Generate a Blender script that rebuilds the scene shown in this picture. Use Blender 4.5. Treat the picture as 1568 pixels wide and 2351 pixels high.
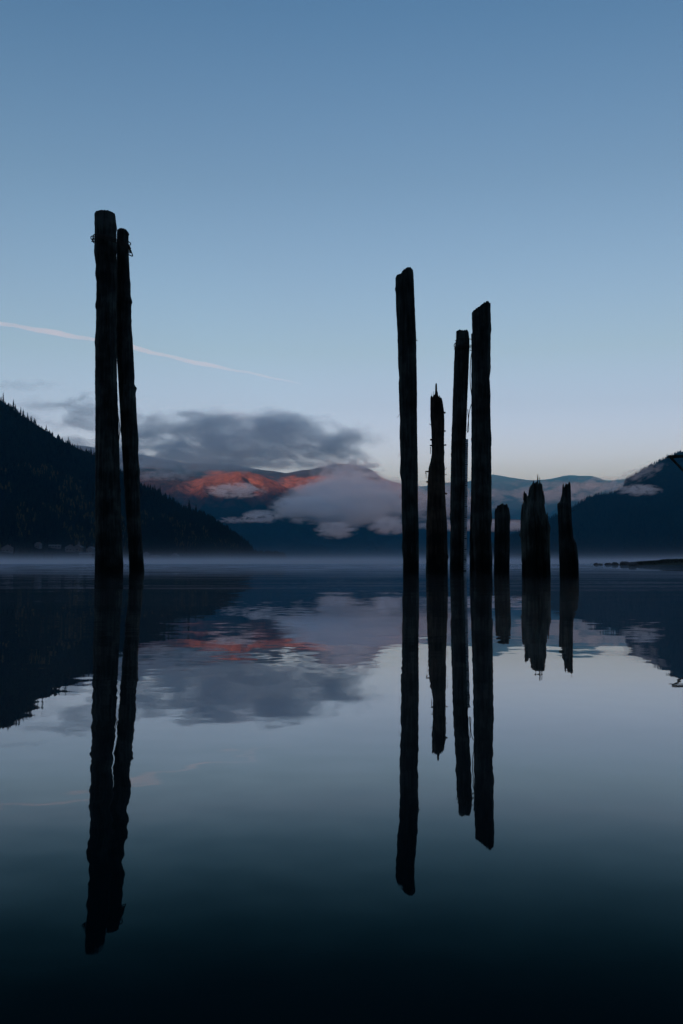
import bpy, math, random
import numpy as np
from mathutils import Vector

# ------------------------------------------------------------------ scene, camera, sky, sun
SC = bpy.context.scene
COL = SC.collection
for o in list(bpy.data.objects):
    bpy.data.objects.remove(o)
R = math.radians

CAM_H = 0.18                     # lens just above the water
F = 2388.0                       # focal length in units of a 1568 x 2351 picture
CX, CY, HORIZON = 784.0, 1175.5, 1293.5
TILT = math.atan((HORIZON - CY) / F)
cam = bpy.data.cameras.new('camera')
cam.sensor_fit = 'VERTICAL'; cam.sensor_height = 36.0; cam.sensor_width = 24.0
cam.lens = 36.0 * F / 2351.0
cam.clip_start = 0.02; cam.clip_end = 120000.0
camo = bpy.data.objects.new('camera', cam); COL.objects.link(camo)
camo.location = (0, 0, CAM_H); camo.rotation_euler = (math.pi / 2 + TILT, 0, 0)
SC.camera = camo

SUN_AZ, SUN_EL = R(190), R(2.2)  # low sun behind the camera, over its left shoulder
w = bpy.data.worlds.new('World'); SC.world = w; w.use_nodes = True
nt = w.node_tree; bg = nt.nodes['Background']
sky = nt.nodes.new('ShaderNodeTexSky'); sky.sky_type = 'NISHITA'; sky.sun_disc = False
sky.sun_elevation = SUN_EL; sky.sun_rotation = SUN_AZ
sky.altitude = 0; sky.air_density = 1.0; sky.dust_density = 3.0; sky.ozone_density = 2.4
# twilight tint the single-scattering sky lacks: a faint rose band low down, the same all round
stc = nt.nodes.new('ShaderNodeTexCoord'); ssp = nt.nodes.new('ShaderNodeSeparateXYZ'); nt.links.new(stc.outputs['Generated'], ssp.inputs[0])
srp = nt.nodes.new('ShaderNodeValToRGB'); el_ = srp.color_ramp.elements
for i_, (p_, c_) in enumerate(((0.0, (1.0, .74, 1.0)), (.10, (1.0, .71, .90)), (.15, (.76, .53, .59)), (.20, (.65, .47, .44)), (.35, (.43, .345, .325)), (.50, (.265, .27, .28)))):
    e_ = el_[i_] if i_ < 2 else el_.new(p_)
    e_.position = p_; e_.color = (*c_, 1)
smx = nt.nodes.new('ShaderNodeMix'); smx.data_type = 'RGBA'; smx.blend_type = 'MULTIPLY'; smx.inputs['Factor'].default_value = 1.0
nt.links.new(ssp.outputs['Z'], srp.inputs[0]); nt.links.new(sky.outputs[0], smx.inputs[6]); nt.links.new(srp.outputs[0], smx.inputs[7])
nt.links.new(smx.outputs[2], bg.inputs[0]); bg.inputs[1].default_value = 0.15

sun = bpy.data.lights.new('sun', 'SUN'); sun.energy = 2.7; sun.angle = R(0.7); sun.color = (1.0, 0.45, 0.31)
suno = bpy.data.objects.new('sun', sun); COL.objects.link(suno)
to_sun = Vector((math.sin(SUN_AZ) * math.cos(SUN_EL), math.cos(SUN_AZ) * math.cos(SUN_EL), math.sin(SUN_EL)))
suno.rotation_euler = to_sun.to_track_quat('Z', 'Y').to_euler()

vs = SC.view_settings
vs.view_transform = 'Standard'; vs.look = 'None'; vs.gamma = 1.0; vs.use_curve_mapping = False
vs.exposure = 3.05
cy = SC.cycles
cy.use_denoising = True; cy.max_bounces = 14; cy.diffuse_bounces = 2; cy.glossy_bounces = 3
cy.transmission_bounces = 2; cy.volume_bounces = 12; cy.transparent_max_bounces = 12
cy.volume_max_steps = 256; cy.sample_clamp_indirect = 4.0
cy.caustics_reflective = False; cy.caustics_refractive = False

# ------------------------------------------------------------------ helpers
rng = np.random.default_rng(7)
random.seed(7)

def at(x, y, D):
    """point at ground distance D seen at (x, y) of the 1568 x 2351 picture"""
    u, v = (x - CX) / F, (CY - y) / F
    c, s = math.cos(TILT), math.sin(TILT)
    d = c - v * s
    return np.array((D * u / d, D, CAM_H + D * (s + v * c) / d))

def slope(y):                    # elevation slope of picture row y
    v = (CY - y) / F
    t = math.tan(TILT)
    return (v + t) / (1 - v * t)

def dist_of_row(y):              # where a row below the horizon meets the water
    return CAM_H / -slope(y)

_perm = rng.permutation(4096)
_val = rng.random(4096) * 2 - 1
def vnoise(x, y):
    x = np.asarray(x, float); y = np.asarray(y, float)
    xi = np.floor(x).astype(int); yi = np.floor(y).astype(int)
    fx = x - xi; fy = y - yi
    fx = fx * fx * fx * (fx * (fx * 6 - 15) + 10); fy = fy * fy * fy * (fy * (fy * 6 - 15) + 10)
    def h(a, b): return _val[_perm[(_perm[a & 4095] + b) & 4095]]
    a = h(xi, yi); b = h(xi + 1, yi); c = h(xi, yi + 1); d = h(xi + 1, yi + 1)
    return (a * (1 - fx) + b * fx) * (1 - fy) + (c * (1 - fx) + d * fx) * fy
def fbm(x, y, o=5, g=0.5):
    s = 0; a = 1; n = 0
    for i in range(o):
        s = s + a * vnoise(x * 2 ** i + 17.3 * i, y * 2 ** i - 9.1 * i); n += a; a *= g
    return s / n
def ridged(x, y, o=5):
    s = 0; a = 1; n = 0
    for i in range(o):
        s = s + a * (1 - np.abs(vnoise(x * 2 ** i + 31.7 * i, y * 2 ** i + 5.7 * i)) * 2); n += a; a *= 0.5
    return s / n

def mesh_np(name, V, faces_flat, face_len):
    me = bpy.data.meshes.new(name)
    V = np.ascontiguousarray(V, np.float32); fl = np.ascontiguousarray(faces_flat, np.int32)
    nf = len(fl) // face_len
    me.vertices.add(len(V)); me.vertices.foreach_set('co', V.ravel())
    me.loops.add(len(fl)); me.loops.foreach_set('vertex_index', fl.ravel())
    me.polygons.add(nf)
    me.polygons.foreach_set('loop_start', np.arange(0, nf * face_len, face_len, dtype=np.int32))
    me.update(calc_edges=True); me.validate()
    return me

def mesh_py(name, V, Fs):
    me = bpy.data.meshes.new(name); me.from_pydata([tuple(map(float, v)) for v in V], [], Fs); me.update()
    return me

def obj(name, me, mat=None, parent=None, loc=None, smooth=False):
    o = bpy.data.objects.new(name, me); COL.objects.link(o)
    if me is not None:
        if mat is not None and not me.materials: me.materials.append(mat)
        if smooth: me.polygons.foreach_set('use_smooth', [True] * len(me.polygons))
    if parent is not None: o.parent = parent
    if loc is not None: o.location = loc
    return o

def tag(o, label, cat, group=None):
    o['label'] = label; o['category'] = cat
    if group: o['group'] = group
    return o

def empty(name, loc=(0, 0, 0)):
    o = bpy.data.objects.new(name, None); COL.objects.link(o); o.location = loc
    o.empty_display_size = 0.1
    return o

def grid_faces(n, m, wrap=False):
    i = np.arange(n - 1)[:, None]
    j = np.arange(m if wrap else m - 1)[None, :]
    j2 = (j + 1) % m
    a = i * m + j; b = i * m + j2; c = (i + 1) * m + j2; d = (i + 1) * m + j
    return np.stack([a, b, c, d], -1).reshape(-1)

def tube(path, rad, n=6):
    """vertices and faces of a tube along a path with one radius or one per point"""
    P = [Vector(p) for p in path]; V = []; Fs = []
    rr = rad if hasattr(rad, '__len__') else [rad] * len(P)
    up = Vector((0.31, 0.17, 0.93))
    for i, p in enumerate(P):
        t = (P[min(i + 1, len(P) - 1)] - P[max(i - 1, 0)]).normalized()
        a = t.cross(up)
        if a.length < 1e-3: a = t.cross(Vector((1, 0, 0)))
        a.normalize(); b = t.cross(a)
        for k in range(n):
            q = 2 * math.pi * k / n
            V.append(p + (a * math.cos(q) + b * math.sin(q)) * rr[i])
    for i in range(len(P) - 1):
        for k in range(n):
            Fs.append((i * n + k, i * n + (k + 1) % n, (i + 1) * n + (k + 1) % n, (i + 1) * n + k))
    Fs.append(tuple(range(n - 1, -1, -1))); Fs.append(tuple((len(P) - 1) * n + k for k in range(n)))
    return V, Fs

def box(x0, x1, y0, y1, z0, z1):
    V = [(x, y, z) for z in (z0, z1) for y in (y0, y1) for x in (x0, x1)]
    Fs = [(0, 2, 3, 1), (4, 5, 7, 6), (0, 1, 5, 4), (2, 6, 7, 3), (0, 4, 6, 2), (1, 3, 7, 5)]
    return V, Fs

# ------------------------------------------------------------------ materials
def new_mat(name):
    m = bpy.data.materials.new(name); m.use_nodes = True
    n = m.node_tree.nodes; n.clear()
    out = n.new('ShaderNodeOutputMaterial')
    return m, m.node_tree, out

def node(t, kind, **kw):
    n = t.nodes.new(kind)
    for k, v in kw.items(): setattr(n, k, v)
    return n

def ramp(t, stops):
    r = t.nodes.new('ShaderNodeValToRGB'); e = r.color_ramp.elements
    while len(e) < len(stops): e.new(0.5)
    for i, (p, c) in enumerate(stops):
        e[i].position = p; e[i].color = (*c, 1)
    return r

def rough_mat(name, stops, scale, stretch=(1, 1, 1), rough=0.9, bump=0.0, bdist=0.02, detail=6, spec=0.2, coord='Object'):
    m, t, out = new_mat(name)
    tc = node(t, 'ShaderNodeTexCoord'); mp = node(t, 'ShaderNodeMapping'); mp.inputs['Scale'].default_value = stretch
    nz = node(t, 'ShaderNodeTexNoise'); nz.inputs['Scale'].default_value = scale; nz.inputs['Detail'].default_value = detail
    nz.inputs['Roughness'].default_value = 0.62
    rp = ramp(t, stops)
    p = node(t, 'ShaderNodeBsdfPrincipled'); p.inputs['Roughness'].default_value = rough
    p.inputs['Specular IOR Level'].default_value = spec
    L = t.links.new
    L(tc.outputs[coord], mp.inputs[0]); L(mp.outputs[0], nz.inputs['Vector']); L(nz.outputs['Fac'], rp.inputs[0])
    L(rp.outputs[0], p.inputs['Base Color']); L(p.outputs[0], out.inputs[0])
    if bump:
        b = node(t, 'ShaderNodeBump'); b.inputs['Strength'].default_value = bump; b.inputs['Distance'].default_value = bdist
        L(nz.outputs['Fac'], b.inputs['Height']); L(b.outputs[0], p.inputs['Normal'])
    return m

def wood_mat(name, dark, mid, pale):
    m, t, out = new_mat(name); L = t.links.new
    tc = node(t, 'ShaderNodeTexCoord'); mp = node(t, 'ShaderNodeMapping'); mp.inputs['Scale'].default_value = (1, 1, 0.07)
    L(tc.outputs['Object'], mp.inputs[0])
    g = node(t, 'ShaderNodeTexNoise'); g.inputs['Scale'].default_value = 24; g.inputs['Detail'].default_value = 8; g.inputs['Roughness'].default_value = 0.7
    L(mp.outputs[0], g.inputs['Vector'])
    b2 = node(t, 'ShaderNodeTexNoise'); b2.inputs['Scale'].default_value = 2.2; b2.inputs['Detail'].default_value = 4
    L(tc.outputs['Object'], b2.inputs['Vector'])
    rp = ramp(t, [(0.34, dark), (0.52, mid), (0.72, pale)])
    mx = node(t, 'ShaderNodeMath', operation='ADD'); mm = node(t, 'ShaderNodeMath', operation='MULTIPLY_ADD')
    mm.inputs[1].default_value = 1.1; mm.inputs[2].default_value = -0.55
    L(b2.outputs['Fac'], mm.inputs[0]); L(g.outputs['Fac'], mx.inputs[0]); L(mm.outputs[0], mx.inputs[1]); L(mx.outputs[0], rp.inputs[0])
    p = node(t, 'ShaderNodeBsdfPrincipled'); p.inputs['Roughness'].default_value = 0.88; p.inputs['Specular IOR Level'].default_value = 0.15
    # wet, algae-dark foot where the lake rises and falls
    sz = node(t, 'ShaderNodeSeparateXYZ'); L(tc.outputs['Object'], sz.inputs[0])
    wz = node(t, 'ShaderNodeMath', operation='MULTIPLY_ADD'); wz.inputs[1].default_value = 0.5; L(b2.outputs['Fac'], wz.inputs[0]); L(sz.outputs['Z'], wz.inputs[2])
    wr = node(t, 'ShaderNodeMapRange'); wr.inputs['From Min'].default_value = 0.42; wr.inputs['From Max'].default_value = 0.62; L(wz.outputs[0], wr.inputs['Value'])
    wm = node(t, 'ShaderNodeMix'); wm.data_type = 'RGBA'; wm.inputs[6].default_value = (.007, .010, .009, 1); L(wr.outputs[0], wm.inputs['Factor']); L(rp.outputs[0], wm.inputs[7])
    L(wm.outputs[2], p.inputs['Base Color'])
    bp = node(t, 'ShaderNodeBump'); bp.inputs['Strength'].default_value = 0.9; bp.inputs['Distance'].default_value = 0.035
    L(g.outputs['Fac'], bp.inputs['Height']); L(bp.outputs[0], p.inputs['Normal'])
    L(p.outputs[0], out.inputs[0])
    return m

M = {}
M['wood'] = wood_mat('wet_dark_wood', (.013, .018, .018), (.033, .043, .041), (.085, .100, .092))
M['wood_brown'] = wood_mat('bare_brown_wood', (.016, .016, .015), (.060, .048, .037), (.125, .096, .071))
M['wood_moss'] = wood_mat('mossy_grey_wood', (.018, .025, .022), (.065, .078, .068), (.14, .155, .135))
M['wire'] = rough_mat('rusty_wire', [(.3, (.015, .012, .01)), (.7, (.05, .035, .025))], 60, rough=0.6, spec=0.4)
M['conifer'] = rough_mat('conifer_needles', [(.3, (.004, .008, .006)), (.7, (.012, .020, .013))], 0.3, rough=0.95, spec=0.05)
M['trunk'] = rough_mat('conifer_bark', [(.3, (.02, .015, .012)), (.7, (.05, .04, .03))], 2, rough=0.95, spec=0.05)
M['larch'] = rough_mat('autumn_leaves', [(.3, (.035, .032, .012)), (.7, (.085, .066, .020))], 0.3, rough=0.95, spec=0.05)
M['hill'] = rough_mat('forest_floor', [(.35, (.004, .007, .006)), (.6, (.008, .012, .009)), (.8, (.014, .014, .009))], 0.012, rough=1, spec=0.0)
M['far'] = rough_mat('mountain_forest', [(.28, (.012, .020, .016)), (.45, (.05, .045, .026)), (.58, (.20, .085, .04)), (.75, (.30, .13, .06))], 0.012, rough=1, spec=0.0, bump=1.0, bdist=40, detail=9)
def larch_glow_belt(name, z0, z1, low, high0, high1, unlit_from=None):  # rust confined to heights the red sun reaches, darker colour where unlit
    """dark conifers below, rust larch tone kept to the crest to carry the red glow"""
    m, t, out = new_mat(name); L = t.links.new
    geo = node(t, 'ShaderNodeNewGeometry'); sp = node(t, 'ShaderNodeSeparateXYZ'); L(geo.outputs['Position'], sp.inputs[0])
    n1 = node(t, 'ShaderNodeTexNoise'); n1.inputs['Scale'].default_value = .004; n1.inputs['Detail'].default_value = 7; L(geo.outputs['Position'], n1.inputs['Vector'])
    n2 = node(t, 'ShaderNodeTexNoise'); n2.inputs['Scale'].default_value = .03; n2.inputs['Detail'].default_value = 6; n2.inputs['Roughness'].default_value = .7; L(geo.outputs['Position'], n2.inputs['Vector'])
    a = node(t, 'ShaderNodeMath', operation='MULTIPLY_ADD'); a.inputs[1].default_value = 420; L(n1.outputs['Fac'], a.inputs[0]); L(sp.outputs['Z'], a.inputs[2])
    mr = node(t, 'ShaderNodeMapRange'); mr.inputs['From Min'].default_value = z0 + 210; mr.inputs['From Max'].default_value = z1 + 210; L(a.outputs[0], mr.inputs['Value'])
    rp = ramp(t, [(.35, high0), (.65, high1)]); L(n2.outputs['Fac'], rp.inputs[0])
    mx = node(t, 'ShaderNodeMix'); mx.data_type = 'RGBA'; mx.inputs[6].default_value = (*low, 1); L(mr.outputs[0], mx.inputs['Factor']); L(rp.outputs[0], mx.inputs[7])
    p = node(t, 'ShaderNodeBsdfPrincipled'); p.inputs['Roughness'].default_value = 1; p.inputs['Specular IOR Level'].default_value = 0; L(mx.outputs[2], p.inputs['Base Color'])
    if unlit_from:                                     # dull grey painted on the crest so it reads as unlit
        m2 = node(t, 'ShaderNodeMapRange'); m2.inputs['From Min'].default_value = unlit_from - 25 + 210; m2.inputs['From Max'].default_value = unlit_from + 25 + 210; L(a.outputs[0], m2.inputs['Value'])
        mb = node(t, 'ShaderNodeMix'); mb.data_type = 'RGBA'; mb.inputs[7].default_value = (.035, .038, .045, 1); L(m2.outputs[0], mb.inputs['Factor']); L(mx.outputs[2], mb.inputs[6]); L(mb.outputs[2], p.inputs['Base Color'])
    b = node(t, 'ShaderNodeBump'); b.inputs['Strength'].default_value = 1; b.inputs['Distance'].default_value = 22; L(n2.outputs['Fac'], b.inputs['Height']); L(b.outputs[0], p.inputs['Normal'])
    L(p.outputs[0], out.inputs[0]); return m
M['far'] = larch_glow_belt('mountain_forest', 380, 620, (.007, .013, .011), (.08, .036, .020), (.27, .125, .070))
M['crest'] = larch_glow_belt('mountain_crest', 380, 620, (.007, .013, .011), (.08, .036, .020), (.27, .125, .070), 770)
M['far_ridge'] = larch_glow_belt('distant_forest', 700, 1100, (.010, .016, .016), (.018, .021, .028), (.034, .037, .046))
M['back'] = rough_mat('shade_ridge', [(.35, (.008, .012, .008)), (.7, (.02, .025, .015))], 0.006, rough=1, spec=0.0)
M['rock'] = rough_mat('shore_rock', [(.3, (.06, .062, .066)), (.7, (.15, .15, .155))], 9, rough=0.9, bump=.6, bdist=.02)
M['scrub'] = rough_mat('shore_scrub', [(.3, (.02, .025, .02)), (.7, (.07, .075, .055))], 4, rough=0.95, spec=0.05)
M['house'] = rough_mat('pale_siding', [(.3, (.08, .09, .10)), (.7, (.15, .16, .17))], 0.8, stretch=(1, 1, 6), rough=0.8)
M['roof'] = rough_mat('metal_roof', [(.3, (.05, .055, .065)), (.7, (.10, .11, .125))], 1.2, rough=0.55, spec=0.4)
M['pane'] = rough_mat('window_glass', [(.3, (.01, .012, .015)), (.7, (.02, .024, .03))], 1, rough=0.12, spec=0.6)
M['brick'] = rough_mat('chimney_brick', [(.3, (.10, .05, .04)), (.7, (.17, .09, .07))], 4, rough=0.9)

# water: dark body under a mirror that weakens as one looks down into it
def water_mat():
    m, t, out = new_mat('lake_water'); L = t.links.new
    geo = node(t, 'ShaderNodeNewGeometry')
    def slopes(scale, stretch, amp, detail, w4):
        mp = node(t, 'ShaderNodeMapping'); mp.inputs['Scale'].default_value = stretch
        mp.inputs['Location'].default_value = (w4, w4 * 1.7, 0)
        L(geo.outputs['Position'], mp.inputs[0])
        n = node(t, 'ShaderNodeTexNoise'); n.noise_dimensions = '2D'
        n.inputs['Scale'].default_value = scale; n.inputs['Detail'].default_value = detail; n.inputs['Roughness'].default_value = 0.5
        L(mp.outputs[0], n.inputs['Vector'])
        s = node(t, 'ShaderNodeVectorMath', operation='SUBTRACT'); s.inputs[1].default_value = (.5, .5, .5)
        L(n.outputs['Color'], s.inputs[0])
        k = node(t, 'ShaderNodeVectorMath', operation='MULTIPLY'); k.inputs[1].default_value = amp
        L(s.outputs[0], k.inputs[0]); return k
    a = slopes(18.0, (0.8, 1.0, 1), (0.012, 0.011, 0), 2, 3.1)     # hand-wide ripples
    b = slopes(1.6, (0.3, 1.0, 1), (0.004, 0.017, 0), 3, 11.0)    # metre-long undulation
    c = slopes(0.12, (0.25, 1.0, 1), (0.004, 0.016, 0), 5, 5.0)      # broad cat's-paws far out
    # glassy and ruffled patches
    pn = node(t, 'ShaderNodeTexNoise'); pn.noise_dimensions = '2D'; pn.inputs['Scale'].default_value = 1.1; pn.inputs['Detail'].default_value = 2
    L(geo.outputs['Position'], pn.inputs['Vector'])
    pr = node(t, 'ShaderNodeMapRange'); pr.inputs['From Min'].default_value = .36; pr.inputs['From Max'].default_value = .66; pr.inputs['To Min'].default_value = .5; pr.inputs['To Max'].default_value = 1.7
    L(pn.outputs['Fac'], pr.inputs['Value'])
    sa_ = node(t, 'ShaderNodeVectorMath', operation='SCALE'); L(a.outputs[0], sa_.inputs[0]); L(pr.outputs[0], sa_.inputs['Scale']); a = sa_
    # calm near the piles, ruffled by a breeze farther out
    spy = node(t, 'ShaderNodeSeparateXYZ'); L(geo.outputs['Position'], spy.inputs[0])
    br = node(t, 'ShaderNodeMapRange'); br.interpolation_type = 'SMOOTHSTEP'
    br.inputs['From Min'].default_value = 8; br.inputs['From Max'].default_value = 70; br.inputs['To Min'].default_value = 1; br.inputs['To Max'].default_value = 6
    L(spy.outputs['Y'], br.inputs['Value'])
    sc_ = node(t, 'ShaderNodeVectorMath', operation='SCALE'); L(b.outputs[0], sc_.inputs[0]); L(br.outputs[0], sc_.inputs['Scale']); b = sc_
    s1 = node(t, 'ShaderNodeVectorMath', operation='ADD'); L(a.outputs[0], s1.inputs[0]); L(b.outputs[0], s1.inputs[1])
    s2 = node(t, 'ShaderNodeVectorMath', operation='ADD'); L(s1.outputs[0], s2.inputs[0]); L(c.outputs[0], s2.inputs[1])
    s3 = node(t, 'ShaderNodeVectorMath', operation='ADD'); s3.inputs[1].default_value = (0, 0, 1); L(s2.outputs[0], s3.inputs[0])
    nn = node(t, 'ShaderNodeVectorMath', operation='NORMALIZE'); L(s3.outputs[0], nn.inputs[0])
    fr = node(t, 'ShaderNodeFresnel'); fr.inputs['IOR'].default_value = 1.33; L(nn.outputs[0], fr.inputs['Normal'])
    mr = node(t, 'ShaderNodeMapRange'); mr.interpolation_type = 'SMOOTHSTEP'
    mr.inputs['From Min'].default_value = 0.10; mr.inputs['From Max'].default_value = 0.33
    mr.inputs['To Min'].default_value = 0.06; mr.inputs['To Max'].default_value = 1.2
    L(fr.outputs[0], mr.inputs['Value'])
    mu = node(t, 'ShaderNodeMath', operation='MULTIPLY', use_clamp=True); L(fr.outputs[0], mu.inputs[0]); L(mr.outputs[0], mu.inputs[1])
    gl = node(t, 'ShaderNodeBsdfGlossy'); gl.inputs['Roughness'].default_value = 0.012; gl.inputs['Color'].default_value = (.84, .93, 1, 1)
    tn = node(t, 'ShaderNodeMapRange'); tn.inputs['From Min'].default_value = .12; tn.inputs['From Max'].default_value = .26; L(fr.outputs[0], tn.inputs['Value'])
    tm = node(t, 'ShaderNodeMix'); tm.data_type = 'RGBA'; tm.inputs[6].default_value = (.30, .92, 1, 1); tm.inputs[7].default_value = (.90, .95, 1, 1)     # steep reflections tinted green-blue, their red held down by colour
    L(tn.outputs[0], tm.inputs['Factor']); L(tm.outputs[2], gl.inputs['Color'])
    L(nn.outputs[0], gl.inputs['Normal'])
    g2 = node(t, 'ShaderNodeBsdfGlossy'); g2.inputs['Roughness'].default_value = 0.22; L(nn.outputs[0], g2.inputs['Normal'])   # fine capillary ripples
    gm = node(t, 'ShaderNodeMixShader'); gm.inputs[0].default_value = 0.022; L(gl.outputs[0], gm.inputs[1]); L(g2.outputs[0], gm.inputs[2]); gl = gm
    df = node(t, 'ShaderNodeBsdfDiffuse'); df.inputs['Color'].default_value = (.0002, .0050, .0070, 1)
    mix = node(t, 'ShaderNodeMixShader'); L(mu.outputs[0], mix.inputs[0]); L(df.outputs[0], mix.inputs[1]); L(gl.outputs[0], mix.inputs[2])
    L(mix.outputs[0], out.inputs[0])
    return m
M['water'] = water_mat()

def even_volume(name, color, density, aniso=0.0):
    m, t, out = new_mat(name)
    v = node(t, 'ShaderNodeVolumePrincipled'); v.inputs['Color'].default_value = (*color, 1)
    v.inputs['Density'].default_value = density; v.inputs['Anisotropy'].default_value = aniso
    t.links.new(v.outputs[0], out.inputs['Volume'])
    return m

# ------------------------------------------------------------------ water
V = [(-26000, -22000, 0), (26000, -22000, 0), (26000, 26000, 0), (-26000, 26000, 0)]
o = obj('water', mesh_py('water', V, [(0, 1, 2, 3)]), M['water']); o['kind'] = 'structure'

# ------------------------------------------------------------------ terrain
def interp(pts, x):
    p = np.array(sorted(pts)); return np.interp(x, p[:, 0], p[:, 1])

def xs_to_tan(x): return (x - CX) / F / math.cos(TILT)      # picture column to x / y on the ground (near the horizon)

class Terrain:
    """A hill whose crest follows a skyline: shore distance S, crest distance C, falling away behind."""
    def __init__(self, sky_pts, S, C, back, x0, x1, nx, ny, spur, spur_k, p=1.0, seed=0.0, rough=0.0, under=0.0):
        self.sky, self.S, self.C, self.back, self.under = sky_pts, S, C, back, under
        self.spur, self.k, self.p, self.seed, self.rough = spur, spur_k, p, seed, rough
        self.x0, self.x1, self.nx, self.ny = x0, x1, nx, ny
    def z(self, px, y):
        px = np.asarray(px, float); y = np.asarray(y, float)
        S = interp(self.S, px); C = interp(self.C, px)
        ys = interp(self.sky, px) + 1.7 * fbm(px / 26.0 + self.seed, px * 0 + 1.1, 5)
        v = (CY - ys) / F; t = math.tan(TILT); sl = (v + t) / (1 - v * t)
        top = np.maximum(sl * C - self.under, -4)
        q = (y - S) / (C - S)
        wx = px * C / F
        n = ridged(wx / self.k + self.seed + 0.25 * fbm(wx / self.k, y / self.k * 0.7, 3), y / self.k * 0.30 + self.seed, 4)
        qq = np.clip(q, -0.3, 1)
        qm = np.clip(qq + self.spur * n * 4 * np.clip(qq, 0, 1) * (1 - np.clip(qq, 0, 1)), -0.3, 1)
        h = np.where(qm > 0, np.abs(qm) ** self.p, qm * 0.5) * top
        h = h + self.rough * fbm(wx / 90.0 + 3, y / 90.0, 4) * np.clip(q, 0, 1) * (1 - np.clip(q, 0, 1)) * 4
        lim = sl * y - self.under * y / C
        h = np.where((q > 0) & (q < 1), np.minimum(h, np.maximum(lim, 0.2)), h)
        b = np.clip((y - C) / (self.back), 0, 1)
        h = np.where(q > 1, top * (1 - b * b * (3 - 2 * b)) - 3 * b, h)
        return np.where(top <= -3.9, -4, h)
    def build(self, name, mat):
        px = np.linspace(self.x0, self.x1, self.nx)
        q = np.concatenate([np.linspace(-0.06, 1, self.ny), 1 + np.linspace(0, 1, 14)[1:] ** 1.3])
        PX, Q = np.meshgrid(px, q)
        S = interp(self.S, PX); C = interp(self.C, PX)
        Y = np.where(Q <= 1, S + (C - S) * Q, C + self.back * (Q - 1))
        Z = self.z(PX, Y); X = xs_to_tan(PX) * Y
        V = np.stack([X, Y, Z], -1).reshape(-1, 3)
        me = mesh_np(name, V, grid_faces(len(q), self.nx), 4)
        o = obj(name, me, mat, smooth=True); o['kind'] = 'structure'
        return o
    def point(self, px, y): return np.stack([xs_to_tan(np.asarray(px)) * y, y, self.z(px, y)], -1)

SKY_LEFT = [(-700, 640), (-400, 760), (-150, 850), (0, 921), (51, 958), (105, 990), (137, 1012), (179, 1030), (217, 1046), (278, 1084),
            (326, 1114), (368, 1136), (429, 1171), (473, 1191), (502, 1209), (514, 1216), (545, 1240), (570, 1257), (582, 1273), (605, 1278), (632, 1280), (650, 1287), (664, 1293), (700, 1300)]
left = Terrain(SKY_LEFT, [(-700, 1200), (0, 1400), (640, 1640), (700, 1650)], [(-700, 2300), (0, 2250), (400, 2050), (580, 1850), (660, 1760), (700, 1750)],
               900, -700, 680, 260, 90, 0.10, 330, p=1.25, seed=2.3, rough=7)
SKY_RIGHT = [(1040, 1296), (1062, 1288), (1085, 1274), (1137, 1247), (1179, 1228), (1257, 1193), (1317, 1164), (1344, 1149), (1368, 1137), (1416, 1131), (1430, 1122), (1440, 1100),
             (1485, 1076), (1515, 1059), (1542, 1047), (1568, 1037), (1700, 985), (1900, 930), (2200, 880)]
right = Terrain(SKY_RIGHT, [(1000, 4050), (1250, 3700), (1568, 3300), (2200, 2800)], [(1000, 4150), (1250, 4700), (1420, 5000), (1450, 5500), (1568, 5600), (2200, 5600)],
                1800, 1030, 2200, 260, 80, 0.14, 700, p=1.1, seed=8.1, rough=10)
SKY_MID = [(-900, 1000), (-300, 1000), (100, 1010), (300, 1040), (420, 1062), (538, 1067), (578, 1076), (630, 1081), (654, 1086), (714, 1077), (774, 1064), (820, 1066), (854, 1079),
           (874, 1096), (918, 1110), (965, 1128), (1000, 1150), (1040, 1172), (1100, 1186), (1180, 1192), (1300, 1196), (1500, 1200), (2400, 1200)]
mid = Terrain(SKY_MID, [(-900, 6200), (500, 6600), (900, 6600), (2400, 7000)], [(-900, 9300), (500, 9400), (900, 9600), (1100, 9000), (2400, 9500)],
              3000, -900, 2300, 420, 150, 0.22, 1150, p=1.15, seed=5.5, rough=30)
SKY_SPUR = [(-600, 1120), (200, 1112), (330, 1106), (434, 1104), (482, 1094), (522, 1084), (554, 1079.5), (594, 1089), (634, 1107), (662, 1123), (678, 1139), (720, 1166), (780, 1196), (900, 1225), (1000, 1250), (1100, 1297), (1140, 1300)]
spur = Terrain(SKY_SPUR, [(-600, 5600), (1200, 6400)], [(-600, 8000), (1200, 8000)], 1700, -600, 1120, 300, 120, 0.26, 520, p=1.1, seed=3.9, rough=45)
SKY_FAR = [(-900, 1090), (700, 1120), (880, 1112), (965, 1118), (1000, 1112), (1022, 1108), (1073, 1105), (1100, 1098), (1130, 1090), (1170, 1096), (1211, 1102), (1256, 1101), (1298, 1092), (1322, 1091),
           (1362, 1093), (1392, 1103), (1434, 1100), (1500, 1085), (1700, 1060), (2400, 1040)]
far = Terrain(SKY_FAR, [(-900, 12000), (2400, 12000)], [(-900, 16500), (2400, 16500)], 3500, 500, 2300, 260, 90, 0.2, 1800, p=1.05, seed=1.7, rough=40)
left.build('hill', M['hill']); right.build('hill', M['hill'])
mid.build('mountain', M['crest']); far.build('mountain', M['far_ridge']); spur.build('mountain', M['far'])

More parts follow.
